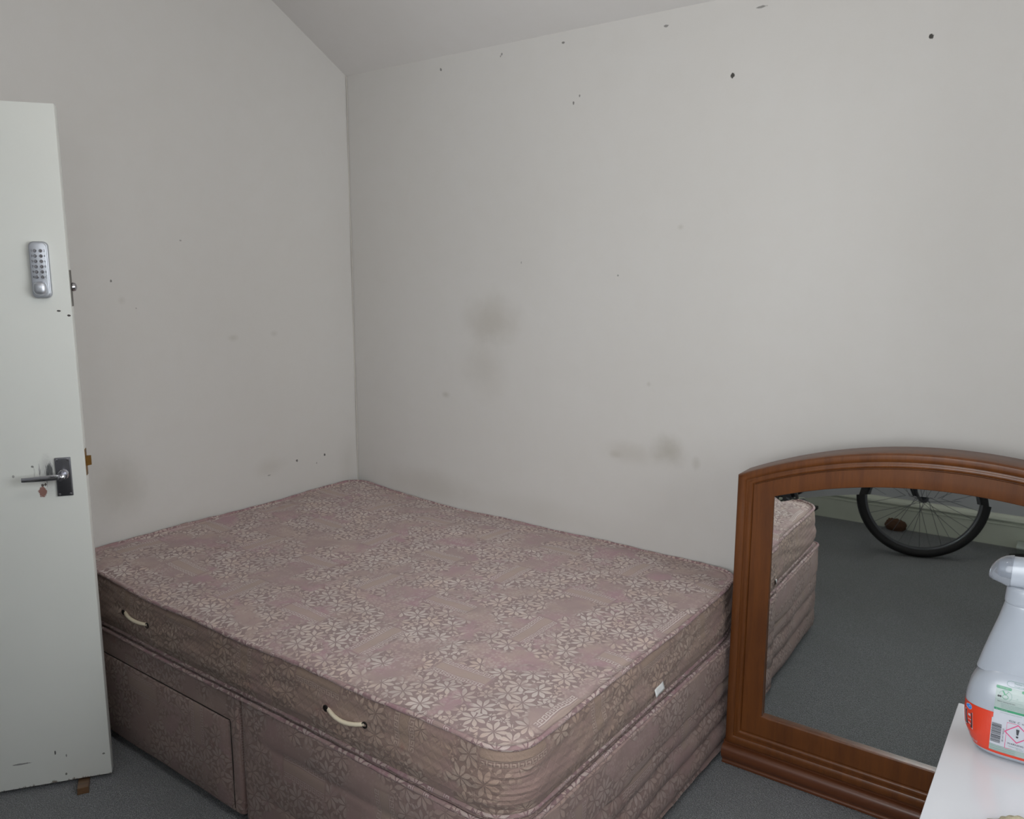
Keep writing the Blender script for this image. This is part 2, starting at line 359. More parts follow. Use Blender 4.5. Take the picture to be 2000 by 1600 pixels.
b = bar(-.12, RX+.15, 0, .12, 0, ZE+.1); struct('wall_back', b, M_WB)
QX0, QX1, QZ0, QZ1 = 1.98, 3.12, .90, 2.22      # opening for the added rear window
b = bmesh.new(); box(b, -.12, QX0, RY-.12, RY, 0, ZC+.1); box(b, QX1, RX+.15, RY-.12, RY, 0, ZC+.1); box(b, QX0, QX1, RY-.12, RY, 0, QZ0); box(b, QX0, QX1, RY-.12, RY, QZ1, ZC+.1); struct('wall_rear', b, M_WC)
WY0, WY1, WZ0, WZ1 = -1.95, -.65, .97, 2.28
b = bmesh.new(); side_wall(b, RX, RX+.12, .12, WY1); side_wall(b, RX, RX+.12, WY0, RY); side_wall(b, RX, RX+.12, WY1, WY0, 0, WZ0)
ys = [WY0, YS, WY1]
for y0, y1 in zip(ys, ys[1:]):
    tt = lambda y: min(ZC, ZE+.57*(-y))+.02
    vs = [b.verts.new(q) for q in ((RX, y0, WZ1), (RX+.12, y0, WZ1), (RX+.12, y1, WZ1), (RX, y1, WZ1), (RX, y0, tt(y0)), (RX+.12, y0, tt(y0)), (RX+.12, y1, tt(y1)), (RX, y1, tt(y1)))]
    for f in ((0, 1, 2, 3), (4, 5, 6, 7), (0, 1, 5, 4), (1, 2, 6, 5), (2, 3, 7, 6), (3, 0, 4, 7)): b.faces.new([vs[i] for i in f])
struct('wall_right', b, M_WALL)
# ceiling: the slope over the bed and the flat beyond it, one skin
b = bmesh.new(); pr = [(.0, ZE), (YS, ZC), (RY-.12, ZC)]; pr2 = [(RY-.12, ZC+.1), (YS, ZC+.1), (.0, ZE+.115)]
ring = pr+pr2; L0 = [b.verts.new((-.12, y, z)) for y, z in ring]; L1 = [b.verts.new((RX+.12, y, z)) for y, z in ring]
for i in range(6): b.faces.new((L0[i], L0[(i+1) % 6], L1[(i+1) % 6], L1[i]))
b.faces.new((L0[0], L0[1], L0[4], L0[5])); b.faces.new((L0[1], L0[2], L0[3], L0[4])); b.faces.new((L1[0], L1[1], L1[4], L1[5])); b.faces.new((L1[1], L1[2], L1[3], L1[4]))
struct('ceiling', b, M_CEIL)
# hallway behind the doorway
b = bmesh.new(); box(b, -1.3, -1.2, RY-.12, -1.2, 0, 2.5); box(b, -1.2, -.12, -1.3, -1.2, 0, 2.5); box(b, -1.2, -.12, RY-.12, RY-.02, 0, 2.5); box(b, -1.3, -.12, RY-.12, -1.2, 2.4, 2.5)
struct('wall_hallway', b, M_WALL)
# skirting boards: flat board, bead on top (profile swept along the wall)
SK = [(0, 0), (.018, 0), (.018, .118), (.022, .121), (.022, .126), (.015, .130), (.015, .136), (.024, .141), (.029, .149), (.027, .158), (.018, .162), (.012, .168), (.006, .176), (0, .178)]
def skirting(name, p0, p1, nrm):
    bm = bmesh.new(); p0 = Vector((*p0, 0)); p1 = Vector((*p1, 0)); nv = Vector((*nrm, 0)); R = []
    for p in (p0, p1): R.append([bm.verts.new(p+nv*a+Vector((0, 0, z))) for a, z in SK])
    for i in range(len(SK)-1): bm.faces.new((R[0][i], R[0][i+1], R[1][i+1], R[1][i]))
    bm.faces.new(R[0][::-1]); bm.faces.new(R[1]); struct(name, bm, M_SKIRT, smooth=False)
skirting('baseboard_rear', (0, RY), (RX, RY), (0, 1)); skirting('baseboard_back', (1.96, 0), (RX, 0), (0, -1))
skirting('baseboard_left', (0, -1.40), (0, DY0+.05), (1, 0)); skirting('baseboard_right', (RX, RY), (RX, 0), (-1, 0))
# door frame round the opening, window
b = bmesh.new(); box(b, -.13, .012, DY0, DY0+.055, 0, DZ+.055, .004); box(b, -.13, .012, DY1-.055, DY1, 0, DZ+.055, .004); box(b, -.13, .012, DY1, DY0, DZ, DZ+.055, .004)
struct('trim_1', b, M_SKIRT, smooth=True)
b = bmesh.new()
for y0, y1, z0, z1 in ((WY0, WY0+.06, WZ0, WZ1), (WY1-.06, WY1, WZ0, WZ1), (WY0, WY1, WZ0, WZ0+.06), (WY0, WY1, WZ1-.06, WZ1), ((WY0+WY1)/2-.025, (WY0+WY1)/2+.025, WZ0, WZ1)): box(b, RX+.02, RX+.08, y0, y1, z0, z1, .006)
win = struct('window_1', b, M_SKIRT, smooth=True)
k = NT('window_glass'); tr = k.new('ShaderNodeBsdfTransparent'); gl = k.new('ShaderNodeBsdfGlossy'); gl.inputs['Roughness'].default_value = 0; mx = k.new('ShaderNodeMixShader'); fr = k.new('ShaderNodeFresnel')
k.t.links.new(fr.outputs[0], mx.inputs[0]); k.t.links.new(tr.outputs[0], mx.inputs[1]); k.t.links.new(gl.outputs[0], mx.inputs[2]); k.t.links.new(mx.outputs[0], k.n['Material Output'].inputs[0]); M_PANE = k.m
b = bmesh.new(); box(b, RX+.045, RX+.051, WY0+.05, WY1-.05, WZ0+.05, WZ1-.05); obj('pane', b, M_PANE, win, False)
b = bmesh.new(); box(b, RX-.10, RX+.02, WY0-.04, WY1+.04, WZ0-.03, WZ0, .006); obj('window_sill', b, M_SKIRT, win)
b = bmesh.new()
for x0, x1, z0, z1 in ((QX0, QX0+.06, QZ0, QZ1), (QX1-.06, QX1, QZ0, QZ1), (QX0, QX1, QZ0, QZ0+.06), (QX0, QX1, QZ1-.06, QZ1), ((QX0+QX1)/2-.025, (QX0+QX1)/2+.025, QZ0, QZ1)): box(b, x0, x1, RY-.08, RY-.02, z0, z1, .006)
win2 = struct('added_window', b, M_SKIRT, smooth=True)  # added unseen rear window, there to let fill light in
b = bmesh.new(); box(b, QX0+.05, QX1-.05, RY-.051, RY-.045, QZ0+.05, QZ1-.05); obj('pane', b, M_PANE, win2, False)
b = bmesh.new(); box(b, QX0-.03, QX1+.03, RY-.02, RY+.06, QZ0-.03, QZ0, .006); obj('window_sill', b, M_SKIRT, win2)
# caulk beads in the corners
b = bmesh.new(); tube(b, [(.003+.002*sin(z*9), -.003, z) for z in [i*.05+.3 for i in range(42)]+[2.392]], .0022, 6); struct('trim_2', b, plain('corner_filler', (196, 192, 184), .7), smooth=True)

# ============================================================ divan base and mattress
L, W, HT, HB = 1.923, 1.3556, .563, .393
def h2(x, y, s=0): return (sin(3.1*x+1.7*s)*cos(2.7*y+.9*s)+.6*sin(6.3*x-4.1*y+s)+.35*sin(11*y+7*x+2*s))/1.9
def rrect(x0, x1, y0, y1, R, step=.014):
    pts = []
    def seg(a, b_, n): return [(a[0]+(b_[0]-a[0])*i/n, a[1]+(b_[1]-a[1])*i/n) for i in range(n)]
    def arc(cx, cy, a0): return [(cx+R*cos(a0+pi/2*i/8), cy+R*sin(a0+pi/2*i/8)) for i in range(8)]
    nx = int((x1-x0-2*R)/step); ny = int((y1-y0-2*R)/step)
    pts += seg((x0+R, y0), (x1-R, y0), nx)+arc(x1-R, y0+R, -pi/2)+seg((x1, y0+R), (x1, y1-R), ny)+arc(x1-R, y1-R, 0)
    pts += seg((x1-R, y1), (x0+R, y1), nx)+arc(x0+R, y1-R, pi/2)+seg((x0, y1-R), (x0, y0+R), ny)+arc(x0+R, y0+R, pi)
    return pts
def normals(pts):
    n = len(pts); out = []
    for i in range(n):
        a = pts[i-1]; c_ = pts[(i+1) % n]; d = Vector((c_[0]-a[0], c_[1]-a[1])).normalized(); out.append((d.y, -d.x))
    return out
def arcs(pts):
    s = [0]
    for i in range(1, len(pts)+1): s.append(s[-1]+math.dist(pts[i-1], pts[i % len(pts)]))
    return s
MX0, MX1, MY0, MY1, MR = .012, 1.918, -W+.004, -.006, .095
def mtop(x, y):
    z = HT + .022*max(0, 1-x/.55)**1.5 - .016*max(0, 1+y/.25)*min(1, x/.4)
    return z + .0035*h2(x*2, y*2, 1)
def pull(x, y):      # the corner by the mirror is worn rounder
    t = max(0, 1-(MX1-x)/.26)*max(0, 1-(MY1-y)/.26); t = t*t*(3-2*t); return x-.030*t, y-.022*t
def rimz(x, y): return mtop(x, y)+.004*sin(x*4.6+.6)*(1 if y < -.9 else .4)-.002*sin(x*13+y*9)
matt = thing('mattress', 'pink and beige floral damask mattress with rope handles lying on the divan base', 'mattress', (0, 0, 0))
bm = bmesh.new(); uvl = bm.loops.layers.uv.new('UVMap')
NX, NY = 136, 96; cx, cy = (MX0+MX1)/2, (MY0+MY1)/2; hx, hy = (MX1-MX0)/2, (MY1-MY0)/2
def roundmap(a, b_):
    x, y = a*hx, b_*hy; ix, iy = hx-MR, hy-MR
    qx, qy = max(-ix, min(ix, x)), max(-iy, min(iy, y)); dx, dy = x-qx, y-qy
    if dx and dy:
        m = max(abs(dx), abs(dy)); l = math.hypot(dx, dy); dx, dy = dx*m/l, dy*m/l
    return cx+qx+dx, cy+qy+dy
def warp(t, k_=.0): return t
P, U = [], []
def gs(n):      # finer towards the edges
    return [sin((i/n-.5)*pi*.86)/sin(.43*pi) for i in range(n+1)]
for a in gs(NX):
    row, ur = [], []
    for b_ in gs(NY):
        x, y = pull(*roundmap(a, b_)); e = min((1-abs(a))*hx, (1-abs(b_))*hy)
        t = min(1, e/.05); rz = rimz(x, y); dome = mtop(x, y)+.010*min(1, e/.3)**.6+.0022*h2(x*9, y*9, 3)+.0012*h2(x*23, y*21, 5)
        z = rz*(1-t)**2+dome*(1-(1-t)**2)-.0035*math.exp(-((e-.024)/.006)**2)
        row.append((x, y, z)); ur.append((x, y))
    P.append(row); U.append(ur)
grid(bm, P, U, layer=uvl)
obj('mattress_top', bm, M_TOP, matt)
out = [pull(*q_) for q_ in rrect(MX0, MX1, MY0, MY1, MR)]; nrm = normals(out); S = arcs(out)
bm = bmesh.new(); uvl = bm.loops.layers.uv.new('UVMap'); P, U = [], []
NZ = 44
for i, (pt, nn_) in enumerate(zip(out+out[:1], nrm+nrm[:1])):
    zt = rimz(*pt)-.004; zb = HB+.012; row, ur = [], []
    for j in range(NZ+1):
        t = j/NZ; s_ = S[i] if i < len(S) else S[-1]
        o_ = .010*sin(pi*t)+.004*sin(pi*t*2+.5)+.0035*h2(s_*5, t*5, 2)*sin(pi*t)-.007*(t > .9)*(t-.9)*10-.004*(1-t if t < .2 else 0)+(.0011*sin(t*2*pi*13) if abs(abs(nn_[0])-abs(nn_[1])) < .93 and nn_[0] > 0 and nn_[1] < 0 else 0)
        row.append((pt[0]+nn_[0]*o_, pt[1]+nn_[1]*o_, zb+(zt-zb)*t)); ur.append((s_+3.1, t*(HT-HB)+2.0))
    P.append(row); U.append(ur)
grid(bm, P[:-1]+[P[-1]], U, layer=uvl)
bm.faces.new([bm.verts.new((p_[0][0], p_[0][1], p_[0][2])) for p_ in P[:-1]])
bmesh.ops.remove_doubles(bm, verts=bm.verts[:], dist=.0001)
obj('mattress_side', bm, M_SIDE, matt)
def pipe(name, parent, zf, off, rad, mat, outline):
    bm = bmesh.new(); uvl = bm.loops.layers.uv.new('UVMap'); nr = normals(outline); s_ = arcs(outline); seg = 8; P, U = [], []
    for i in range(len(outline)+1):
        q = outline[i % len(outline)]; nn_ = nr[i % len(outline)]; z = zf(*q); r_ = rad*(1+.12*sin(i*.9))
        P.append([(q[0]+nn_[0]*(off+r_*cos(2*pi*j/seg)), q[1]+nn_[1]*(off+r_*cos(2*pi*j/seg)), z+r_*sin(2*pi*j/seg)) for j in range(seg+1)]); U.append([(s_[i], .9+j*.005) for j in range(seg+1)])
    grid(bm, P, U, layer=uvl); bmesh.ops.remove_doubles(bm, verts=bm.verts[:], dist=.0002); return obj(name, bm, mat, parent, auto=180)
pipe('piping', matt, rimz, -.003, .0062, M_PIPE, out)
pipe('piping', matt, lambda x, y: HB+.0135+.0015*sin(x*7+y*5), -.0015, .0062, M_PIPE, out)
for (x0, z0, x1, z1, sag) in ((.395, .486, .530, .479, .002), (1.350, .486, 1.486, .490, .010)):
    bm = bmesh.new(); y0 = MY0-.012
    pts = [(x0+(x1-x0)*t, y0+.012-.017*sin(pi*t)**.55, z0+(z1-z0)*t-sag*sin(pi*t)+.003) for t in [i/16 for i in range(17)]]
    tube(bm, pts, [.0052+.0004*(i % 2) for i in range(17)], 10); rp = obj('rope_handle', bm, M_ROPE, matt, auto=60, label='cream braided rope handle')
    for x_, z_ in ((x0-.001, z0), (x1+.001, z1)):
        bm = bmesh.new(); lathe(bm, [(0, 0), (.0085, .0005), (.0085, .003), (.006, .003)], 16, Matrix.Translation((x_, y0+.004, z_+.003)) @ Matrix.Rotation(pi/2, 4, 'X')); obj('eyelet', bm, M_HOLE, rp)
bm = bmesh.new(); 
Pt = [[(MX1+.013+.006*j/4, -.738+.048*i/6, HB+.062+.006*(i/6)-.019*j/4+.001*sin(i)) for j in range(5)] for i in range(7)]
grid(bm, Pt); o_ = obj('care_tag', bm, M_TAG, matt, label='small white sewn-in tag'); md = o_.modifiers.new('t', 'SOLIDIFY'); md.thickness = .0012

base = thing('divan_base', 'two-section floral divan bed base with a drawer, standing on the carpet', 'bed base', (0, 0, 0))
def base_half(x0, x1, foot):
    o2 = rrect(x0, x1, -W, -.022, .022 if foot else .012); nr = normals(o2); s_ = arcs(o2)
    bm = bmesh.new(); uvl = bm.loops.layers.uv.new('UVMap'); P, U = [], []; NZ2 = 48
    for i in range(len(o2)+1):
        q = o2[i % len(o2)]; nn_ = nr[i % len(o2)]; row, ur = [], []
        for j in range(NZ2+1):
            z = .028+(HB-.008-.028)*j/NZ2; o_ = 0
            if foot and nn_[0] > .3:       # padded flutes and slack cloth of the foot end
                wv = .007*sin(q[1]*5.2)+.004*sin(q[1]*13+1)
                zz = z+wv; pan = 1 if zz > .268 else 0
                fl = abs(sin(pi*(zz-.028)/.080+.3*sin(q[1]*3)))**.7
                o_ = (.012+.003*sin((zz-.268)/.125*pi) if pan else -.004+.014*fl)*min(1, (nn_[0]-.3)/.5)*min(1, max(.25, (q[1]+W)/.16))
                o_ += .0015*h2(q[1]*9, z*12, 4)
            else:
                o_ = .0018*h2(s_[i]*4, z*7, 6)
                if foot and nn_[1] < -.5:     # soft pleats low on the foot section
                    tt_ = min(1, max(0, (q[0]-1.0)/.2)); o_ += tt_*(.004*max(0, sin(pi*min(1, max(0, (z-.29)/.10))))-.004*math.exp(-((z-.282)/.010)**2)-.004*math.exp(-((z-.121)/.010)**2)+.003*math.exp(-((z-.20)/.05)**2))
            row.append((q[0]+nn_[0]*o_, q[1]+nn_[1]*o_, z)); ur.append((s_[i]+x0*1.7+7.2, z+1.3))
        row.append((q[0]-nn_[0]*.010, q[1]-nn_[1]*.010, HB+.001)); ur.append((s_[i]+x0*1.7+7.2, HB+1.312))
        P.append(row); U.append(ur)
    grid(bm, P, U, layer=uvl)
    f = bm.faces.new([bm.verts.new(p_[-1]) for p_ in P[:-1]]); 
    for lp in f.loops: lp[uvl].uv = (lp.vert.co.x, lp.vert.co.y)
    bm.faces.new([bm.verts.new(p_[0]) for p_ in P[:-1]])
    bmesh.ops.remove_doubles(bm, verts=bm.verts[:], dist=.0001)
    return obj('base_section', bm, M_BASE, base, auto=50)
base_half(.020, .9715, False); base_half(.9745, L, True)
pipe('piping', base, lambda x, y: HB-.004+.0015*sin(x*6+y*4), -.001, .0062, M_PIPE, rrect(.020, L+.003, -W, -.022, .03))
bm = bmesh.new(); uvl = bm.loops.layers.uv.new('UVMap'); n_ = 40   # drawer front, a cloth panel standing a little proud
P = []; U = []
prof = [(-.002, 0), (.0035, .001), (.005, .004), (.005, .5), (.005, -.004), (.0035, -.001), (-.002, 0)]
zl = [.036, .0365, .040, .10, .17, .24, .301, .3055, .306]; ol = [-.004, .003, .005, .0055, .006, .0055, .005, .003, -.004]
for i in range(n_+1):
    x = .10+(.930-.10)*i/n_; ed = min(i, n_-i)
    P.append([(x, -W-(o_ if ed > 0 else min(o_, -.004))-.001, z) for o_, z in zip(ol, zl)]); U.append([(x+5.03, z+1.3) for z in zl])
grid(bm, P, U, layer=uvl); dr = obj('drawer', bm, M_BASE, base, auto=60)
bm = bmesh.new()   # shadow gap round the drawer and the seam of cloth beside it
tube(bm, [(.10, -W-.0008, .3085), (.9315, -W-.0008, .3085), (.9335, -W-.0008, .30), (.9335, -W-.0008, .036)], .0013, 6); obj('seam', bm, M_HOLE, dr)
for x_ in (.12, .85, 1.08, 1.82):
    for y_ in (-W+.09, -.12):
        bm = bmesh.new(); lathe(bm, [(0, 0), (.022, 0), (.025, .006), (.018, .029), (0, .029)], 20); obj('glide', bm, M_BLACK, base, loc=(x_, y_, 0), label='black round floor glide')

# ============================================================ door
ux, uy = .57483, .81827; DX, DYY = .45653, -1.4683
door_rz = math.atan2(-uy, -ux); 
LW, LZ0, LZ1, LT = .742, .015, 1.996, .040
bm = bmesh.new(); box(bm, 0, LW, -LT, 0, LZ0, LZ1, .0022, 2)
for f in bm.faces:
    if f.normal.x < -.5: f.material_index = 1
door = obj('door_1', bm, [M_DOOR, M_DOOREDGE]); door['kind'] = 'structure'
door.location = (DX, DYY, 0); door.rotation_euler = (0, 0, door_rz)
# local x grows towards the hinge: image left; y towards the camera
bm = bmesh.new(); box(bm, -.0015, .001, -.033, -.010, 1.452, 1.553, .0008, 1); obj('strike_plate', bm, M_STEEL, door)
bm = bmesh.new(); lathe(bm, [(0, 0), (.011, 0), (.013, .004), (.011, .010), (.006, .0125), (0, .013)], 24, Matrix.Translation((-.0015, -.024, 1.506)) @ Matrix.Rotation(-pi/2, 4, 'Y')); obj('bolt', bm, M_CHROME, door, label='chrome round bolt on the door edge')
bm = bmesh.new(); box(bm, -.0015, .001, -.031, -.009, .962, 1.040, .0008, 1); lp_ = obj('latch_plate', bm, M_BRASS, door)
bm = bmesh.new()
v = [(0, -.028, .990), (0, -.012, .990), (-.013, -.024, .990), (0, -.028, 1.018), (0, -.012, 1.018), (-.013, -.024, 1.018), (-.013, -.028, .990), (-.013, -.028, 1.018)]
vs = [bm.verts.new(q) for q in v]
for f in ((0, 1, 2, 6), (3, 4, 5, 7), (1, 4, 5, 2), (2, 5, 7, 6), (6, 7, 3, 0), (0, 3, 4, 1)): bm.faces.new([vs[i] for i in f])
obj('latch', bm, M_BRASS, lp_)
for z_ in (.969, 1.033):
    bm = bmesh.new(); lathe(bm, [(0, .001), (.003, .0008), (.0035, 0)], 12, Matrix.Translation((-.0015, -.02, z_)) @ Matrix.Rotation(-pi/2, 4, 'Y')); obj('screw', bm, M_STEEL, lp_)
# lever handle
hd = bpy.data.objects.new('door_handle', None); COL.objects.link(hd); hd.parent = door; hd.location = (.0565, 0, .9655); hd.empty_display_size = .02
def plate(bm, x0, x1, z0, z1, y0, y1, r, n=6, bev=.0015):
    pts = []
    for cx_, cz_, a0 in ((x1-r, z1-r, 0), (x0+r, z1-r, pi/2), (x0+r, z0+r, pi), (x1-r, z0+r, 3*pi/2)):
        pts += [(cx_+r*cos(a0+pi/2*i/n), cz_+r*sin(a0+pi/2*i/n)) for i in range(n+1)]
    cxm, czm = (x0+x1)/2, (z0+z1)/2
    def sc(q, d): 
        return (q[0]-math.copysign(min(d, abs(q[0]-cxm)), q[0]-cxm), q[1]-math.copysign(min(d, abs(q[1]-czm)), q[1]-czm))
    R = [[bm.verts.new((q[0], y0, q[1])) for q in pts], [bm.verts.new((q[0], y1-bev, q[1])) for q in pts], [bm.verts.new((sc(q, bev*.35)[0], y1-bev*.3, sc(q, bev*.35)[1])) for q in pts], [bm.verts.new((sc(q, bev)[0], y1, sc(q, bev)[1])) for q in pts]]
    N = len(pts)
    for A, B in zip(R, R[1:]):
        for i in range(N): bm.faces.new((A[i], A[(i+1) % N], B[(i+1) % N], B[i]))
    bm.faces.new(R[0]); bm.faces.new(R[-1]); return bm
bm = bmesh.new(); plate(bm, -.0205, .0205, -.0565, .0565, .0002, .007, .0015, 2, .0025); obj('backplate', bm, M_DKCHROME, hd)
for x_ in (-.014, .014):
    for z_ in (-.050, .050):
        bm = bmesh.new(); lathe(bm, [(0, .0018), (.0024, .0014), (.0034, 0)], 16, Matrix.Translation((x_, .007, z_)) @ Matrix.Rotation(-pi/2, 4, 'X')); obj('screw', bm, M_CHROME, hd)
bm = bmesh.new(); lathe(bm, [(.015, 0), (.015, .004), (.0125, .006), (.0115, .010), (.0105, .030), (.0112, .036), (.010, .044), (.004, .0475), (0, .048)], 32, Matrix.Translation((0, .007, .008)) @ Matrix.Rotation(-pi/2, 4, 'X'))
Pg = []
for i in range(15):      # the lever: round at the hub, flat blade outwards
    t = i/14; x = .002+.096*t; y = .046+.004*sin(t*pi)-.002*t; z = .010-.003*t; hh = .0085-.002*t+(.0 if i else -.002); tt_ = .0065-.0015*t
    Pg.append([(x, y+tt_*math.copysign(abs(cos(a))**.5, cos(a)), z+hh*math.copysign(abs(sin(a))**.5, sin(a))) for a in [2*pi*j/16 for j in range(16)]])
V = [[bm.verts.new(q) for q in r_] for r_ in Pg]
for A, B in zip(V, V[1:]):
    for j in range(16): bm.faces.new((A[j], A[(j+1) % 16], B[(j+1) % 16], B[j]))
bm.faces.new(V[0]); bm.faces.new(V[-1]); obj('lever', bm, M_CHROME, hd, auto=40)
# keypad lock
kp = bpy.data.objects.new('keypad_lock', None); COL.objects.link(kp); kp.parent = door; kp.location = (.0665, 0, 1.553); kp.empty_display_size = .02
bm = bmesh.new(); plate(bm, -.0235, .0235, -.077, .077, .0002, .016, .0135, 8, .003); obj('lock_case', bm, M_SILVERD, kp)
bm = bmesh.new(); plate(bm, -.0205, .0205, -.074, .074, .016, .0215, .0125, 8, .002); obj('lock_face', bm, M_SILVER, kp)
def text_mesh(txt, size, extr=.0002):
    c_ = bpy.data.curves.new('lettering', 'FONT'); c_.body = txt; c_.size = size; c_.align_x = 'CENTER'; c_.align_y = 'CENTER'; c_.extrude = extr; c_.resolution_u = 3
    t_ = bpy.data.objects.new('lettering', c_); COL.objects.link(t_); dg = bpy.context.evaluated_depsgraph_get(); me = bpy.data.meshes.new_from_object(t_.evaluated_get(dg)); bpy.data.objects.remove(t_); bpy.data.curves.remove(c_); 
    b_ = bmesh.new(); b_.from_mesh(me); bpy.data.meshes.remove(me); return b_
keys = [('1', '2'), ('3', '4'), ('5', '6'), ('7', '8'), ('9', '0'), ('X', 'C')]
ink = bmesh.new()
for r_, pr_ in enumerate(keys):
    z_ = .0515-.0142*r_
    for c_, ch in enumerate(pr_):
        x_ = (.0055, -.0085)[c_]+.0012
        bm = bmesh.new(); lathe(bm, [(0, .0052), (.0032, .005), (.0044, .0036), (.0048, 0)], 20, Matrix.Translation((x_, .0215, z_)) @ Matrix.Rotation(-pi/2, 4, 'X')); obj('button', bm, M_CHROME, kp)
        t_ = text_mesh(ch, .0085); xx = x_+(.0085, -.0080)[c_]
        merge(ink, t_, Matrix.Translation((xx, .0218, z_)) @ Matrix(((-1, 0, 0, 0), (0, 0, 1, 0), (0, 1, 0, 0), (0, 0, 0, 1))))
obj('lettering', ink, M_INK, kp, False, label='dark digits and letters beside the buttons')
bm = bmesh.new(); N = 28; R = []
for (s_, y_) in ((1, .0), (1.0, .006), (.93, .011), (.74, .0150), (.4, .0172), (.12, .0178)):
    R.append([bm.verts.new((.0010+.0170*s_*math.copysign(abs(cos(a))**.75, cos(a)), .0215+y_, -.050+.0195*s_*math.copysign(abs(sin(a))**.75, sin(a)))) for a in [2*pi*j/N for j in range(N)]])
for A, B in zip(R, R[1:]):
    for j in range(N): bm.faces.new((A[j], A[(j+1) % N], B[(j+1) % N], B[j]))
bm.faces.new(R[-1]); obj('thumb_turn', bm, M_SILVER, kp)
for z_ in (.25, 1.0, 1.75):
    bm = bmesh.new(); tube(bm, [(LW+.010, -.004, z_-.05), (LW+.010, -.004, z_+.05)], .0065, 12); box(bm, LW-.001, LW+.012, -.004, -.001, z_-.05, z_+.05); obj('hinge', bm, M_BRASS, door)
# wedge under the door
wd = bmesh.new(); vs = [wd.verts.new(q) for q in ((-.016, -.055, 0), (.016, -.055, 0), (.016, .060, 0), (-.016, .060, 0), (-.016, -.055, .002), (.016, -.055, .002), (.015, .060, .022), (-.015, .060, .022))]
for f in ((0, 1, 2, 3), (4, 5, 6, 7), (0, 1, 5, 4), (1, 2, 6, 5), (2, 3, 7, 6), (3, 0, 4, 7)): wd.faces.new([vs[i] for i in f])
bmesh.ops.bevel(wd, geom=wd.edges[:], offset=.0012, segments=1, affect='EDGES')
wo = obj('door_wedge', wd, M_WEDGE); tag(wo, 'small brown wooden wedge pushed under the open white door', 'door wedge')
wo.location = (DX-ux*.078+uy*.004, DYY-uy*.078-ux*.004, 0); wo.rotation_euler = (0, 0, door_rz+.12)

# ============================================================ framed mirror (arched), facing the camera
GLY = -.245
mir = thing('framed_mirror', 'arched wooden framed mirror standing on the carpet beside the foot of the bed', 'mirror', (1.953, GLY, 0), .0129)
# local: x along the glass, z up, -y towards the viewer, glass at y=0; local v = z-.05
MW = 1.150; Z0 = .05
AR = lambda a, x: a-.392*(x-.575)**2
NA = 40
def outline(x0, x1, zb, a):
    pts = [(x0, zb), ]
    nL = 10; zl_ = AR(a, x0); zr_ = AR(a, x1)
    pts = [(x0, zb+(zl_-zb)*i/nL) for i in range(nL)]
    pts += [(x0+(x1-x0)*i/NA, AR(a, x0+(x1-x0)*i/NA)) for i in range(NA)]
    pts += [(x1, zr_+(zb-zr_)*i/nL) for i in range(nL)]
    pts += [(x1+(x0-x1)*i/NA, zb) for i in range(NA)]
    return [(p_[0], p_[1]+Z0) for p_ in pts]
outer = outline(-.004, MW+.004, .030, 1.0327); inner = outline(.106, MW-.106, .150, .936)
def sweep(prof):          # prof (w, y): w 0..1 outer->inner
    bm = bmesh.new(); rows = []
    for w_, y_ in prof: rows.append([bm.verts.new((a[0]+(b_[0]-a[0])*w_, y_, a[1]+(b_[1]-a[1])*w_)) for a, b_ in zip(outer, inner)])
    N = len(outer)
    for A, B in zip(rows, rows[1:]):
        for i in range(N): bm.faces.new((A[i], A[(i+1) % N], B[(i+1) % N], B[i]))
    return bm
# outer body + bead, groove, cove, flat band, sight edge
pf = [(.02, .092), (0, .088), (0, -.012), (.015, -.018), (.05, -.0215), (.15, -.0225), (.21, -.0215), (.245, -.019), (.25, -.0165), (.29, -.0165), (.31, -.0175), (.36, -.0190), (.40, -.0180), (.425, -.0155), (.437, -.0100), (.455, -.0100), (.465, -.0142), (.70, -.0140), (.95, -.0136), (.985, -.0130), (1.0, -.0112), (1.0, .008)]
obj('frame', sweep(pf), M_WOOD, mir, auto=38)
bm = bmesh.new(); vs = [bm.verts.new((x, .060, z)) for x, z in outline(.01, MW-.01, .035, 1.02)]; bm.faces.new(vs)
vs2 = [bm.verts.new((x, .066, z)) for x, z in outline(.01, MW-.01, .035, 1.02)]; bm.faces.new(vs2); N = len(vs)
for i in range(N): bm.faces.new((vs[i], vs[(i+1) % N], vs2[(i+1) % N], vs2[i]))
obj('back_board', bm, M_WOODB, mir, False)
# glass with a bevelled border
g0 = outline(.102, MW-.102, .146, .940); g1 = outline(.106+.020, MW-.126, .150+.020, .936-.020)
bm = bmesh.new(); gy = lambda z: -.0003-.0127*(z-.25)
A = [bm.verts.new((x, gy(z)+.00035, z)) for x, z in g0]; B = [bm.verts.new((x, gy(z), z)) for x, z in g1]; C_ = [bm.verts.new((x, gy(z)+.006, z)) for x, z in g0]; N = len(A)
for i in range(N):
    bm.faces.new((A[i], A[(i+1) % N], B[(i+1) % N], B[i])); bm.faces.new((A[i], C_[i], C_[(i+1) % N], A[(i+1) % N]))
bm.faces.new(B); bm.faces.new(C_); o_ = obj('mirror_glass', bm, M_MIRROR, mir, False)
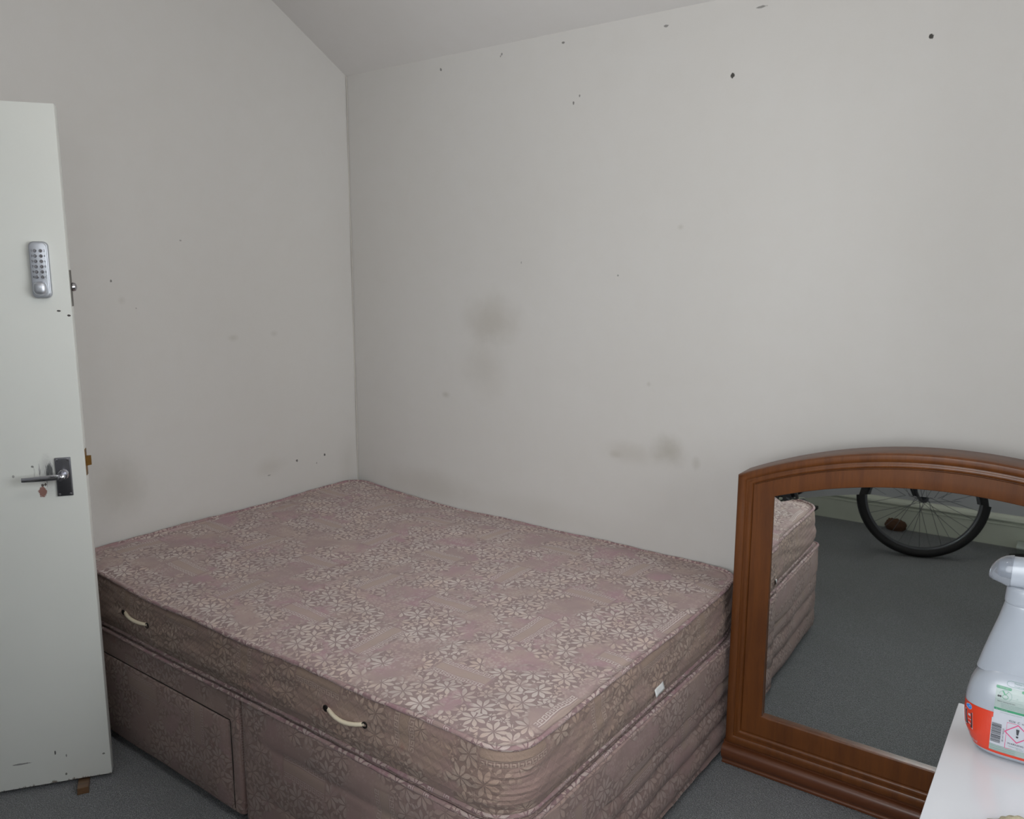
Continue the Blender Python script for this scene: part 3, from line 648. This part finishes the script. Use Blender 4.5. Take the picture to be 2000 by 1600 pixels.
# plinth the frame stands on: heavy half-round moulding returned at the ends
pb = [(.100, .0), (-.008, 0), (-.014, .003), (-.015, .010), (-.012, .0135), (-.012, .017), (-.018, .022), (-.0235, .032), (-.0250, .042), (-.0235, .054), (-.019, .062), (-.012, .067), (-.006, .069), (-.006, .078), (.100, .078)]
bm = bmesh.new(); rows = []
for y_, z_ in pb:
    e_ = max(0, -y_-.006)*.9; xs = [-.011-e_*.1]+[MW*i/24 for i in range(25)]+[MW+.018+e_]
    rows.append([bm.verts.new((x, y_, z_)) for x in xs])
for A, B in zip(rows, rows[1:]):
    for i in range(len(A)-1): bm.faces.new((A[i], A[i+1], B[i+1], B[i]))
bm.faces.new([r_[0] for r_ in rows]); bm.faces.new([r_[-1] for r_ in rows][::-1]); A, B = rows[-1], rows[0]
for i in range(len(A)-1): bm.faces.new((A[i], A[i+1], B[i+1], B[i]))
obj('plinth', bm, M_WOODB, mir, auto=40)

# ============================================================ ceiling lamp over the room, above the camera's view
lamp = thing('pendant_lamp', 'white glass globe pendant lamp hanging from the flat ceiling', 'lamp', (CEIL_LIGHT[0], CEIL_LIGHT[1], 0))
k = NT('lit_globe'); k.base((.8, .8, .8), .4); k.put(k.b.inputs['Emission Color'], (1, .94, .86, 1)); k.b.inputs['Emission Strength'].default_value = LAMP_E
bm = bmesh.new(); lathe(bm, [(.035, .085), (.06, .072), (.085, .04), (.095, 0), (.085, -.04), (.06, -.072), (.03, -.09), (0, -.095)], 32, Matrix.Translation((0, 0, CEIL_LIGHT[2]))); obj('globe', bm, k.m, lamp)
bm = bmesh.new(); lathe(bm, [(.0, .12), (.02, .12), (.036, .095), (.036, .083), (0, .083)], 24, Matrix.Translation((0, 0, CEIL_LIGHT[2]))); tube(bm, [(0, 0, CEIL_LIGHT[2]+.11), (0, 0, 2.94)], .004, 8); lathe(bm, [(0, 2.945), (.04, 2.945), (.045, ZC), (0, ZC)], 24); obj('cord_and_rose', bm, M_TAG, lamp)

# ============================================================ white cabinet with the bottle
M_WHITE = plain('white_gloss', (198, 199, 204), .2, var=.012, scale=6); M_WHITE2 = plain('white_board', (210, 210, 212), .3, var=.015)
tb = thing('white_cabinet', 'glossy white topped cabinet at the right, in front of the mirror', 'cabinet', (2.6934, -1.342, 0), 0)
cab_rz = math.atan2(-(2.6987-2.6934), .307)  # seen edge runs slightly off square
tb.rotation_euler = (0, 0, .0172)
bm = bmesh.new(); box(bm, 0, .555, -.62, 0, .928, .950, .0016, 2); obj('tabletop', bm, M_WHITE, tb)
bm = bmesh.new(); box(bm, .02, .545, -.60, -.012, .06, .928, .002, 1); obj('carcass', bm, M_WHITE2, tb)
bm = bmesh.new(); box(bm, .03, .535, -.57, -.03, 0, .06); obj('kickboard', bm, M_WHITE2, tb)
for i in range(2):
    bm = bmesh.new(); box(bm, .023+.260*i, .280+.260*i, -.618, -.600, .065, .923, .002, 2); dd = obj('cabinet_door', bm, M_WHITE, tb)
    bm = bmesh.new(); x_ = (.260, .305)[i]; tube(bm, [(x_, -.618, .72), (x_, -.640, .722), (x_, -.640, .838), (x_, -.618, .84)], .004, 8); obj('handle', bm, M_STEEL, dd)

k = NT('milky_plastic'); k.base(k.mix(k.noise(k.obj(), 20), lin((134, 139, 147)), lin((142, 147, 155))), .28); k.b.inputs['Subsurface Weight'].default_value = .25; k.b.inputs['Subsurface Radius'].default_value = (.02, .02, .02); M_MILK = k.m
k = NT('clear_plastic'); k.base(k.mix(k.noise(k.obj(), 20), lin((166, 172, 182)), lin((174, 180, 190))), .12); k.b.inputs['Transmission Weight'].default_value = .72; k.b.inputs['IOR'].default_value = 1.35; M_CLEAR = k.m
M_ORANGE = plain('orange_print', (172, 50, 30), .3, var=.03); M_PALE = plain('pale_green_print', (126, 138, 135), .35, var=.03); M_LWHITE = plain('white_print', (152, 154, 161), .35, var=.02)
M_GREEN = plain('green_print', (18, 108, 72), .35); M_MAG = plain('magenta_print', (176, 28, 92), .35); M_BLUE = plain('blue_print', (40, 104, 176), .35); M_GREYT = plain('grey_print', (88, 120, 114), .4)
bot = thing('spray_bottle', 'white trigger spray bottle with an orange label standing on the white cabinet', 'bottle', (2.7807, -1.4314, .950), .0356)
# cross-sections (z, left, right, half depth) in the bottle's own frame; left = towards the wall on the left
SEC = [(0, -.047, .036, .026), (.002, -.054, .043, .032), (.006, -.0575, .046, .0345), (.012, -.0605, .049, .036), (.028, -.068, .056, .037), (.047, -.0702, .058, .037), (.0665, -.0701, .058, .0365), (.082, -.0672, .056, .0355), (.092, -.0635, .053, .033), (.100, -.0585, .048, .029), (.108, -.050, .040, .024), (.114, -.038, .030, .018), (.118, -.022, .014, .010)]
def sec(z):
    for a, b_ in zip(SEC, SEC[1:]):
        if a[0] <= z <= b_[0]:
            t = (z-a[0])/(b_[0]-a[0]); return [a[i]+(b_[i]-a[i])*t for i in range(4)]
    return list(SEC[-1])
EXP = .62
def ring(l, r_, d, n=56, ex=EXP):
    c_ = (l+r_)/2; h_ = (r_-l)/2
    return [(c_+h_*math.copysign(abs(cos(a))**ex, cos(a)), d*math.copysign(abs(sin(a))**ex, sin(a))) for a in [2*pi*i/n for i in range(n)]]
def loft(bm, S_, n=56, ex=EXP, cap0=True, cap1=True):
    R = [[bm.verts.new((x, y, s_[0])) for x, y in ring(s_[1], s_[2], s_[3], n, ex)] for s_ in S_]
    for A, B in zip(R, R[1:]):
        for i in range(n): bm.faces.new((A[i], A[(i+1) % n], B[(i+1) % n], B[i]))
    if cap0: bm.faces.new(R[0])
    if cap1: bm.faces.new(R[-1])
    return bm
def smooth_secs(S_, k_=4):
    out_ = []
    for i in range(len(S_)-1):
        p0, p1, p2, p3 = S_[max(i-1, 0)], S_[i], S_[i+1], S_[min(i+2, len(S_)-1)]
        for j in range(k_):
            t = j/k_; out_.append(tuple(.5*((2*b_)+(-a+c_)*t+(2*a-5*b_+4*c_-d)*t*t+(-a+3*b_-3*c_+d)*t**3) for a, b_, c_, d in zip(p0, p1, p2, p3)))
    return out_+[S_[-1]]
bm = bmesh.new(); loft(bm, SEC); obj('bottle_body', bm, M_MILK, bot, auto=60)
NK = smooth_secs([(.096, -.0560, .046, .020), (.1039, -.0612, .048, .0225), (.1060, -.0612, .048, .0225), (.128, -.0560, .043, .0222), (.1497, -.0502, .038, .0218), (.172, -.0440, .033, .0214), (.1937, -.0388, .028, .021), (.1965, -.0380, .027, .0205)], 3)
bm = bmesh.new(); loft(bm, NK, ex=.8); obj('neck_shroud', bm, M_MILK, bot, auto=60)
bm = bmesh.new(); loft(bm, smooth_secs([(.1955, -.0378, .027, .0205), (.198, -.0392, .028, .0212), (.206, -.0388, .029, .0212), (.2155, -.0380, .031, .0208), (.2185, -.0345, .033, .0190)], 3), ex=.8); obj('collar', bm, M_MILK, bot, auto=60)
# trigger head with its clear nozzle hood
bm = bmesh.new()
def headprof(x):
    # bottom and top height along x
    t = (x+.0345)/.10; bot_ = .2165+.004*max(0, t-.5); top_ = .2520+.0050*sin(min(1, t*1.2)*pi/2)-.018*max(0, t-.55)**1.4*2; return bot_, top_
R = []
for i in range(15):
    x = -.0345+.098*i/14; b0, t0 = headprof(x); d = .0175-.004*(i/14); c_ = (b0+t0)/2; h_ = (t0-b0)/2
    R.append([bm.verts.new((x, d*math.copysign(abs(cos(a))**.7, cos(a)), c_+h_*math.copysign(abs(sin(a))**.7, sin(a)))) for a in [2*pi*j/28 for j in range(28)]])
for A, B in zip(R, R[1:]):
    for j in range(28): bm.faces.new((A[j], A[(j+1) % 28], B[(j+1) % 28], B[j]))
bm.faces.new(R[0]); bm.faces.new(R[-1]); obj('spray_head', bm, M_MILK, bot, auto=60)
bm = bmesh.new()
hood = [(-.0590, .2262), (-.0582, .2320), (-.0562, .2382), (-.0522, .2442), (-.0476, .2485), (-.0425, .2515), (-.0371, .2532), (-.0335, .2538)]
low = [(-.0590, .2262), (-.0576, .2232), (-.0545, .2213), (-.0500, .2200), (-.0462, .2190), (-.0425, .2176), (-.0390, .2160), (-.0345, .2150)]
R = []
for (xt, zt), (xb, zb_), wd_ in zip(hood, low, (.001, .008, .0115, .0140, .0158, .017, .0178, .018)):
    ring_ = []
    for j in range(24):
        a = 2*pi*j/24; s1 = sin(a); c1 = cos(a); t = (math.copysign(abs(s1)**.75, s1)+1)/2
        ring_.append(bm.verts.new((xb+(xt-xb)*t, wd_*math.copysign(abs(c1)**.75, c1), zb_+(zt-zb_)*t)))
    R.append(ring_)
for A, B in zip(R, R[1:]):
    for j in range(24): bm.faces.new((A[j], A[(j+1) % 24], B[(j+1) % 24], B[j]))
bm.faces.new(R[0]); bm.faces.new(R[-1]); obj('nozzle_hood', bm, M_CLEAR, bot, auto=60, label='clear rounded nozzle cover')
bm = bmesh.new(); tube(bm, [(-.030, 0, .236), (-.044, 0, .236), (-.0475, 0, .236)], [.009, .009, .0075], 16); obj('nozzle', bm, M_MILK, bot)
bm = bmesh.new(); tube(bm, [(.050, 0, .222), (.056, 0, .205), (.058, 0, .185), (.063, 0, .168)], [.007, .0065, .006, .005], 12); obj('trigger', bm, M_MILK, bot)
# ---- printed back label: pieces laid on the body surface
lab = bmesh.new(); LM = [M_ORANGE, M_PALE, M_LWHITE, M_GREEN, M_MAG, M_INK, M_BLUE, M_GREYT]
def surf(u, z, off):
    _, l, r_, d = sec(z); c_ = (l+r_)/2; h_ = (r_-l)/2; t = max(-1, min(1, (u-c_)/h_))
    y = -d*(max(0, 1-abs(t)**(2/EXP)))**(EXP/2); return Vector((u, y-off, z)) if abs(t) < .93 else Vector((c_+(u-c_)*1.0+math.copysign(off, t), y-off*.3, z))
def patch(u0, u1, z0, z1, mi, off, nu=None, tilt=0):
    nu = nu or max(2, int(abs(u1-u0)/.002)); nz = max(1, int(abs(z1-z0)/.003))
    g = [[lab.verts.new(surf(u0+(u1-u0)*i/nu, z0+(z1-z0)*j/nz+tilt*(u0+(u1-u0)*i/nu-u0), off)) for j in range(nz+1)] for i in range(nu+1)]
    for i in range(nu):
        for j in range(nz): lab.faces.new((g[i][j], g[i+1][j], g[i+1][j+1], g[i][j+1])).material_index = mi
def poly(pts, mi, off): lab.faces.new([lab.verts.new(surf(u, z, off)) for u, z in pts]).material_index = mi
def ribbon(pts, w_, mi, off, closed=False):
    n = len(pts); R = []
    for i in range(n):
        a = Vector(pts[i-1 if (i or closed) else 0]); c_ = Vector(pts[(i+1) % n if (closed or i < n-1) else i]); d = (c_-a).normalized(); nn_ = Vector((-d.y, d.x))*w_/2; q = Vector(pts[i])
        R.append((lab.verts.new(surf(*(q+nn_), off)), lab.verts.new(surf(*(q-nn_), off))))
    for i in range(n if closed else n-1):
        A, B = R[i], R[(i+1) % n]; lab.faces.new((A[0], B[0], B[1], A[1])).material_index = mi
def words(txt, size, u, z, mi, off, rot=0, sx=1):
    b_ = text_mesh(txt, size, 0); b_.verts.ensure_lookup_table()
    for v_ in b_.verts:
        x, y = v_.co.x*sx, v_.co.y; x, y = x*cos(rot)-y*sin(rot), x*sin(rot)+y*cos(rot); v_.co = surf(u+x, z+y, off)
    for f in b_.faces: f.material_index = mi
    merge(lab, b_)
# orange wrap (follows the whole front half of the body)
def wrap(z0, z1, mi, off, a0=-1.15, a1=1.15):
    nz = 12; na = 60; g = []
    for i in range(na+1):
        t = a0+(a1-a0)*i/na; row = []
        for j in range(nz+1):
            z = z0+(z1-z0)*j/nz; _, l, r_, d = sec(z); c_ = (l+r_)/2; h_ = (r_-l)/2; ang = -pi/2+t*pi/2
            row.append(lab.verts.new((c_+(h_+off)*math.copysign(abs(cos(ang))**EXP, cos(ang)), (d+off)*math.copysign(abs(sin(ang))**EXP, sin(ang)), z)))
        g.append(row)
    for i in range(na):
        for j in range(nz): lab.faces.new((g[i][j], g[i+1][j], g[i+1][j+1], g[i][j+1])).material_index = mi
wrap(.0075, .0615, 0, .0003)
PU0, PU1 = -.0378, .040
patch(PU0+.0012, PU1, .0545, .0625, 2, .0005)
patch(PU0+.0012, PU1, .0625, .0960, 1, .0005); patch(PU0+.001, PU1, .0615, .0665, 2, .0007)
patch(PU0, PU1, .0115, .0550, 2, .0006); patch(PU0, PU1, .0115, .0195, 1, .0008)
O = .0011
random.seed(3); z_ = .0195                     # bar code turned on its side
widths = [.0006, .0004, .001, .0005, .0004, .0009, .0006, .0013, .0004, .0007, .0005, .0011, .0004, .0006, .0009, .0005, .0007, .0012, .0004, .0006, .0005]
z_ = .0235
for w_ in widths:
    patch(PU0+.0006, PU0+.0112, z_, z_+w_, 5, O); z_ += w_+random.choice((.0004, .0006, .0008, .0005))
words('5011417 562123', .0026, PU0+.0135, .0355, 5, O, pi/2)
ribbon([(-.0213, .0195), (-.0213, .0535), (.030, .0535), (.030, .0195), (-.0213, .0195)], .0005, 4, O); ribbon([(PU0, .0195), (-.0213, .0195)], .0004, 7, O)
dc = (-.0095, .0415); ribbon([(dc[0]-.0135, dc[1]), (dc[0], dc[1]+.0115), (dc[0]+.0135, dc[1]), (dc[0], dc[1]-.0115)], .0013, 4, O+.0001, True)
poly([(dc[0]-.0018, dc[1]+.0062), (dc[0]+.0018, dc[1]+.0062), (dc[0]+.0009, dc[1]-.0012), (dc[0]-.0009, dc[1]-.0012)], 5, O+.0001)
poly([(dc[0]+.0013*cos(a), dc[1]-.0038+.0013*sin(a)) for a in [2*pi*i/14 for i in range(14)]], 5, O+.0001)
words('WARNING', .0034, dc[0]-.001, .0268, 5, O, 0, 1.05); words('4226  C  or  14', .0036, -.0085, .0562, 5, O)
words('Contains fragrance', .0018, dc[0]-.001, .0232, 7, O); words('See leaflet', .0018, dc[0]+.004, .0212, 7, O)
ribbon([(.0150, .0235), (.0150, .0500)], .0003, 7, O)
for zz in (.047, .044, .041, .038, .035, .032, .029): ribbon([(.0165, zz), (.0285, zz)], .0006, 7, O)
for zz in (.0175, .0150, .0125): ribbon([(PU0+.001, zz), (PU0+.012, zz), (PU0+.028, zz)], .0004, 7, O+.0004)
# green printed part
patch(PU0+.0012, PU1, .0665, .0692, 3, .0009); words('ALL SURFACES', .0019, -.0285, .0679, 1, O+.0003); words('Rinse surfaces in contact with food', .0016, -.018, .0645, 7, O+.0001)
words('Directions for use on worktops and tiles', .00165, -.0165, .0755, 7, O); words('Spray on, leave a few minutes and wipe', .00165, -.0165, .0735, 7, O); words('with a clean damp cloth then rinse well', .00165, -.0165, .0714, 7, O)
words('Before cleaning this item', .0019, -.0245, .0780, 5, O)
def pill(u0, u1, z, h_, mi, txt):
    n = 8; pts = [(u1+h_*cos(a)*.8, z+h_*sin(a)) for a in [-pi/2+pi*i/n for i in range(n+1)]]+[(u0+h_*cos(a)*.8, z+h_*sin(a)) for a in [pi/2+pi*i/n for i in range(n+1)]]
    poly(pts, mi, O); words(txt, .0019, (u0+u1)/2, z, 1, O+.0003)
pill(-.0355, -.0215, .0945, .0015, 3, 'SPRAY ON'); pill(-.0085, .006, .0945, .0015, 3, 'WIPE OFF')
for c0 in (-.0262, .0030):
    ribbon([(c0+.0068*cos(a), .0860+.0062*sin(a)) for a in [-.9+i*(3.9/20) for i in range(21)]], .0004, 7, O)
    ribbon([(c0+.003*cos(a), .0845+.0026*sin(a)) for a in [2*pi*i/14 for i in range(14)]], .0005, 3, O, True); poly([(c0-.004, .091), (c0-.0025, .0915), (c0+.0005, .0868), (c0-.001, .0866)], 3, O); ribbon([(c0, .087), (c0+.003, .0915)], .0005, 3, O)
    for q in (-.0072, -.0052): poly([(c0+q+.0012*cos(a), .0842+.0012*sin(a)) for a in [2*pi*i/10 for i in range(10)]], 5, O)
words('>', .003, -.0135, .0850, 7, O)
ribbon([(.012, .1035), (-.022, .1035), (-.0252, .1025), (-.0262, .1005), (-.0252, .0985), (-.022, .0975), (.012, .0975)], .0004, 7, O); words('Kitchen Cleaner', .0027, -.0095, .1017, 7, O); words('Through tough grease', .0019, -.0100, .0990, 7, O)
# side marks on the orange: blue disc, black picture panel, volume
words('e', .005, -.0610, .0215, 2, .0009); words('750ml', .0052, -.0560, .0128, 2, .0009, 0, .8)
poly([(-.0635+.0030*cos(a), .0560+.0036*sin(a)) for a in [2*pi*i/18 for i in range(18)]], 2, .0008); poly([(-.0635+.0026*cos(a), .0560+.0031*sin(a)) for a in [2*pi*i/18 for i in range(18)]], 6, .0010); poly([(-.0632+.0009*cos(a), .0568+.0008*sin(a)) for a in [2*pi*i/8 for i in range(8)]], 2, .0012)
poly([(-.0675, .0505), (-.0592, .0498), (-.0572, .0275), (-.0650, .0310)], 2, .0007); poly([(-.0668, .0497), (-.0598, .0490), (-.0579, .0288), (-.0645, .0320)], 5, .0009)
for q in (((-.0640, .0470), (-.0615, .0470), (-.0612, .0440), (-.0637, .0440)), ((-.0635, .0400), (-.0600, .0398), (-.0602, .0390), (-.0635, .0392)), ((-.0625, .0360), (-.0600, .0340), (-.0606, .0330), (-.0630, .0345))): poly(q, 2, .0011)
obj('back_label', lab, LM, bot, None, label='orange and pale green printed back label')
# two cloths at the front of the cabinet, only their tops show
def lump(name, loc, sx, sy, sz, m, label, cat, seed):
    random.seed(seed); bm = bmesh.new(); bmesh.ops.create_icosphere(bm, subdivisions=4, radius=1)
    for v_ in bm.verts:
        q = v_.co.copy(); d = 1+.10*sin(5*q.x+seed)*cos(4*q.y)+.07*sin(11*q.y+3*q.z+seed)+.04*sin(19*q.x+7*q.z)
        v_.co = Vector((q.x*sx*d, q.y*sy*d, max(0, (q.z*.5+.38))*sz*d))
    o_ = obj(name, bm, m, auto=180); o_.location = loc; tag(o_, label, cat); return o_
lump('dish_cloth', (2.742, -1.664, .950), .022, .030, .010, plain('grey_blue_cloth', (120, 134, 142), .8, var=.25, scale=90, bump=.5), 'blue-grey crumpled cloth at the lower edge of the white cabinet top', 'cloth', 2)
lump('sponge', (2.792, -1.622, .950), .030, .032, .013, plain('beige_sponge', (176, 168, 142), .9, var=.3, scale=110, bump=.8), 'beige mottled sponge on the white cabinet top, nearest the right corner', 'sponge', 5)

# ============================================================ behind the camera, seen in the mirror: bicycle against the rear wall
M_TYRE = plain('tyre_rubber', (26, 26, 28), .7, bump=.3, scale=80); M_RIM = plain('rim_alloy', (98, 100, 104), .35, .7); M_SPOKE = plain('spoke_steel', (120, 122, 126), .3, .9); M_FRAME = plain('dark_frame_paint', (38, 40, 46), .3); M_GRIP = plain('grip_rubber', (20, 20, 20), .7)
bike = thing('bicycle', 'dark bicycle leaning on the rear wall, its front wheel seen in the mirror', 'bicycle', (2.150, -2.525, 0), 0)
WR = .324
LEAN = Matrix.Rotation(math.radians(5.0), 4, 'X')
def wheel(name, cxw, yawz, y=0):
    we = bpy.data.objects.new(name, None); COL.objects.link(we); we.parent = bike; we.empty_display_size = .05
    we.matrix_local = Matrix.Translation((cxw, y, 0)) @ Matrix.Rotation(yawz, 4, 'Z') @ LEAN @ Matrix.Translation((0, 0, WR)) @ Matrix.Rotation(pi/2, 4, 'X')
    bm = bmesh.new(); N = 72; R = []
    for i in range(N):
        a = 2*pi*i/N; R.append([((WR-.023+.023*cos(b_))*cos(a), (WR-.023+.023*cos(b_))*sin(a), .0245*sin(b_)) for b_ in [2*pi*j/14 for j in range(15)]])
    grid(bm, R, closed_u=True); bmesh.ops.remove_doubles(bm, verts=bm.verts[:], dist=.0002); obj('tyre', bm, M_TYRE, we)
    bm = bmesh.new(); pr_ = [(.274, -.012), (.279, -.014), (.291, -.013), (.291, .013), (.279, .014), (.274, .012), (.270, .005), (.270, -.005), (.274, -.012)]
    grid(bm, [[(r_*cos(2*pi*i/N), r_*sin(2*pi*i/N), z_) for r_, z_ in pr_] for i in range(N)], closed_u=True); obj('rim', bm, M_RIM, we)
    bm = bmesh.new(); lathe(bm, [(0, -.055), (.006, -.055), (.006, -.036), (.024, -.034), (.024, -.030), (.013, -.026), (.012, 0), (.013, .026), (.024, .030), (.024, .034), (.006, .036), (.006, .055), (0, .055)], 20); obj('hub', bm, M_RIM, we)
    for i in range(32):
        a = 2*pi*i/32; sd = 1 if i % 2 else -1; b_ = a+(.95 if (i//2) % 2 else -.95)
        bm = bmesh.new(); tube(bm, [(.022*cos(b_), .022*sin(b_), .032*sd), (.273*cos(a), .273*sin(a), .003*sd)], .0013, 5); obj('spoke', bm, M_SPOKE, we)
    return we
wheel('front_wheel', 0, math.radians(-17)); wheel('rear_wheel', -1.10, 0, -.01)
def part(name, fn, m, yawz=0, at=(0, 0, 0)):
    bm = bmesh.new(); fn(bm); bmesh.ops.transform(bm, matrix=Matrix.Translation(at) @ Matrix.Rotation(yawz, 4, 'Z') @ LEAN, verts=bm.verts[:]); return obj(name, bm, m, bike)
YW = math.radians(-17)
def fork(bm):
    for sd in (-.055, .055): tube(bm, [(0, sd, WR), (-.045, sd, WR+.10), (-.11, sd, .70), (-.115, 0, .715)] , [.011, .012, .015, .015], 10)
    tube(bm, [(-.115, 0, .70), (-.165, 0, .90)], .016, 12)
part('fork', fork, M_FRAME, YW)
hx_, hz_ = -.155*cos(YW), .86
def frm(bm):
    H1 = (-.125, -.0, .74); H2 = (-.155, .0, .86); BB = (-.72, 0, .285); ST = (-.88, 0, .72); RA = (-1.10, 0, WR)
    tube(bm, [H1, H2], .020, 14); tube(bm, [H2, (ST[0]+.01, 0, ST[2]-.03)], .017, 12); tube(bm, [H1, BB], .019, 12); tube(bm, [BB, ST], .016, 12)
    for sd in (-.055, .055): tube(bm, [(BB[0], sd*.4, BB[2]), (BB[0]-.12, sd, .29), (RA[0], sd, RA[2])], .009, 8); tube(bm, [(ST[0], sd*.25, ST[2]-.03), (RA[0], sd, RA[2])], .008, 8)
    tube(bm, [(BB[0], -.035, BB[2]), (BB[0], .035, BB[2])], .021, 16)
part('frame', frm, M_FRAME)
part('handlebar', lambda bm: (tube(bm, [(-.165, 0, .90), (-.175, 0, .94), (-.12, 0, .955)], .016, 10), tube(bm, [(-.16, -.26, .97), (-.12, -.08, .955), (-.12, .08, .955), (-.16, .24, .97)], .012, 10)), M_FRAME)
for sd in (-1, 1): part('grip', lambda bm: tube(bm, [(-.148, .15*sd, .963), (-.160, .245*sd, .970)], .0155, 12), M_GRIP)
part('seat_post', lambda bm: tube(bm, [(-.877, 0, .71), (-.92, 0, .87)], .0135, 12), M_RIM)
def sad(bm):
    R = []
    for i in range(13):
        t = i/12; x = -.78-.26*t; w_ = .020+.055*max(0, (t-.35)/.65)**1.3; z_ = .895+.012*t*t
        R.append([bm.verts.new((x, w_*cos(a), z_+(.020 if sin(a) > 0 else .03)*sin(a)*(.6+.4*t))) for a in [2*pi*j/16 for j in range(16)]])
    for A, B in zip(R, R[1:]):
        for j in range(16): bm.faces.new((A[j], A[(j+1) % 16], B[(j+1) % 16], B[j]))
    bm.faces.new(R[0]); bm.faces.new(R[-1])
part('saddle', sad, M_GRIP)
def chainring(bm):
    b_ = bmesh.new(); lathe(b_, [(.050, -.002), (.065, -.002), (.065, .002), (.050, .002), (.050, -.002)], 44); lathe(b_, [(.0, -.006), (.025, -.006), (.025, .006), (0, .006)], 20)
    merge(bm, b_, Matrix.Translation((-.72, .042, .285)) @ Matrix.Rotation(pi/2, 4, 'X'))
    for i in range(5): a = 2*pi*i/5; tube(bm, [(-.72+.02*cos(a), .042, .285+.02*sin(a)), (-.72+.056*cos(a), .042, .285+.056*sin(a))], .004, 6)
part('chainring', chainring, M_RIM)
def chain(bm):
    pts = []
    for i in range(13): a = pi/2-pi*i/12; pts.append((-.72+.066*cos(a), .042, .285+.066*sin(a)))
    for i in range(9): a = -pi/2-pi*i/8; pts.append((-1.10+.035*cos(a), .042, WR+.035*sin(a)))
    tube(bm, pts, .0035, 6, closed=True)
part('chain', chain, M_STEEL)
part('crank', lambda bm: tube(bm, [(-.72, .055, .285), (-.555, .062, .195)], .009, 8), M_RIM); part('crank', lambda bm: tube(bm, [(-.72, -.055, .285), (-.885, -.062, .375)], .009, 8), M_RIM)
part('pedal', lambda bm: box(bm, -.590, -.515, .068, .150, .184, .204, .004), M_GRIP); part('pedal', lambda bm: box(bm, -.925, -.845, -.150, -.068, .365, .385, .004), M_GRIP)

# small things along the rear skirting, reflected in the mirror
o_ = lump('brown_wrapper', (1.962, -2.915, 0), .056, .028, .075, plain('brown_crumple', (92, 62, 42), .7, var=.35, scale=60, bump=.4), 'small brown crumpled wrapper at the foot of the skirting, behind the bicycle wheel', 'wrapper', 4)
t_ = thing('storage_box', 'pale grey low plastic box by the skirting, at the right end of the reflection', 'box', (2.72, -2.865, 0), 0)
bm = bmesh.new(); box(bm, -.145, .145, -.06, .06, 0, .045, .004); obj('box_body', bm, plain('pale_plastic', (120, 128, 124), .4), t_)
bm = bmesh.new(); box(bm, -.150, .150, -.065, .065, .045, .052, .002); obj('box_lid', bm, plain('pale_plastic_lid', (186, 196, 190), .35), t_)
t_ = thing('slipper', 'black slipper on the carpet in front of the pale grey plastic box', 'slipper', (2.64, -2.76, 0), 0)
bm = bmesh.new(); R = []
for i in range(17):
    t = i/16; x = -.10+.22*t; w_ = .036*(1-.22*sin(pi*t*1.0+.4))*min(1, (t*8+.05))**.5*min(1, ((1-t)*8+.05))**.5
    R.append([bm.verts.new((x, w_*math.copysign(abs(cos(a))**.6, cos(a)), .008+.008*sin(a))) for a in [2*pi*j/16 for j in range(16)]])
for A, B in zip(R, R[1:]):
    for j in range(16): bm.faces.new((A[j], A[(j+1) % 16], B[(j+1) % 16], B[j]))
bm.faces.new(R[0]); bm.faces.new(R[-1]); obj('sole', bm, M_GRIP, t_)
bm = bmesh.new(); g = [[((-.095+.10*i/8), .036*cos(pi*j/10)*(.75+.25*sin(pi*i/12+.6)), .012+(.030*sin(pi*j/10))*(.35+.65*i/8)) for j in range(11)] for i in range(9)]; grid(bm, g); u_ = obj('upper', bm, M_GRIP, t_); md = u_.modifiers.new('t', 'SOLIDIFY'); md.thickness = .004

bpy.context.view_layer.update()
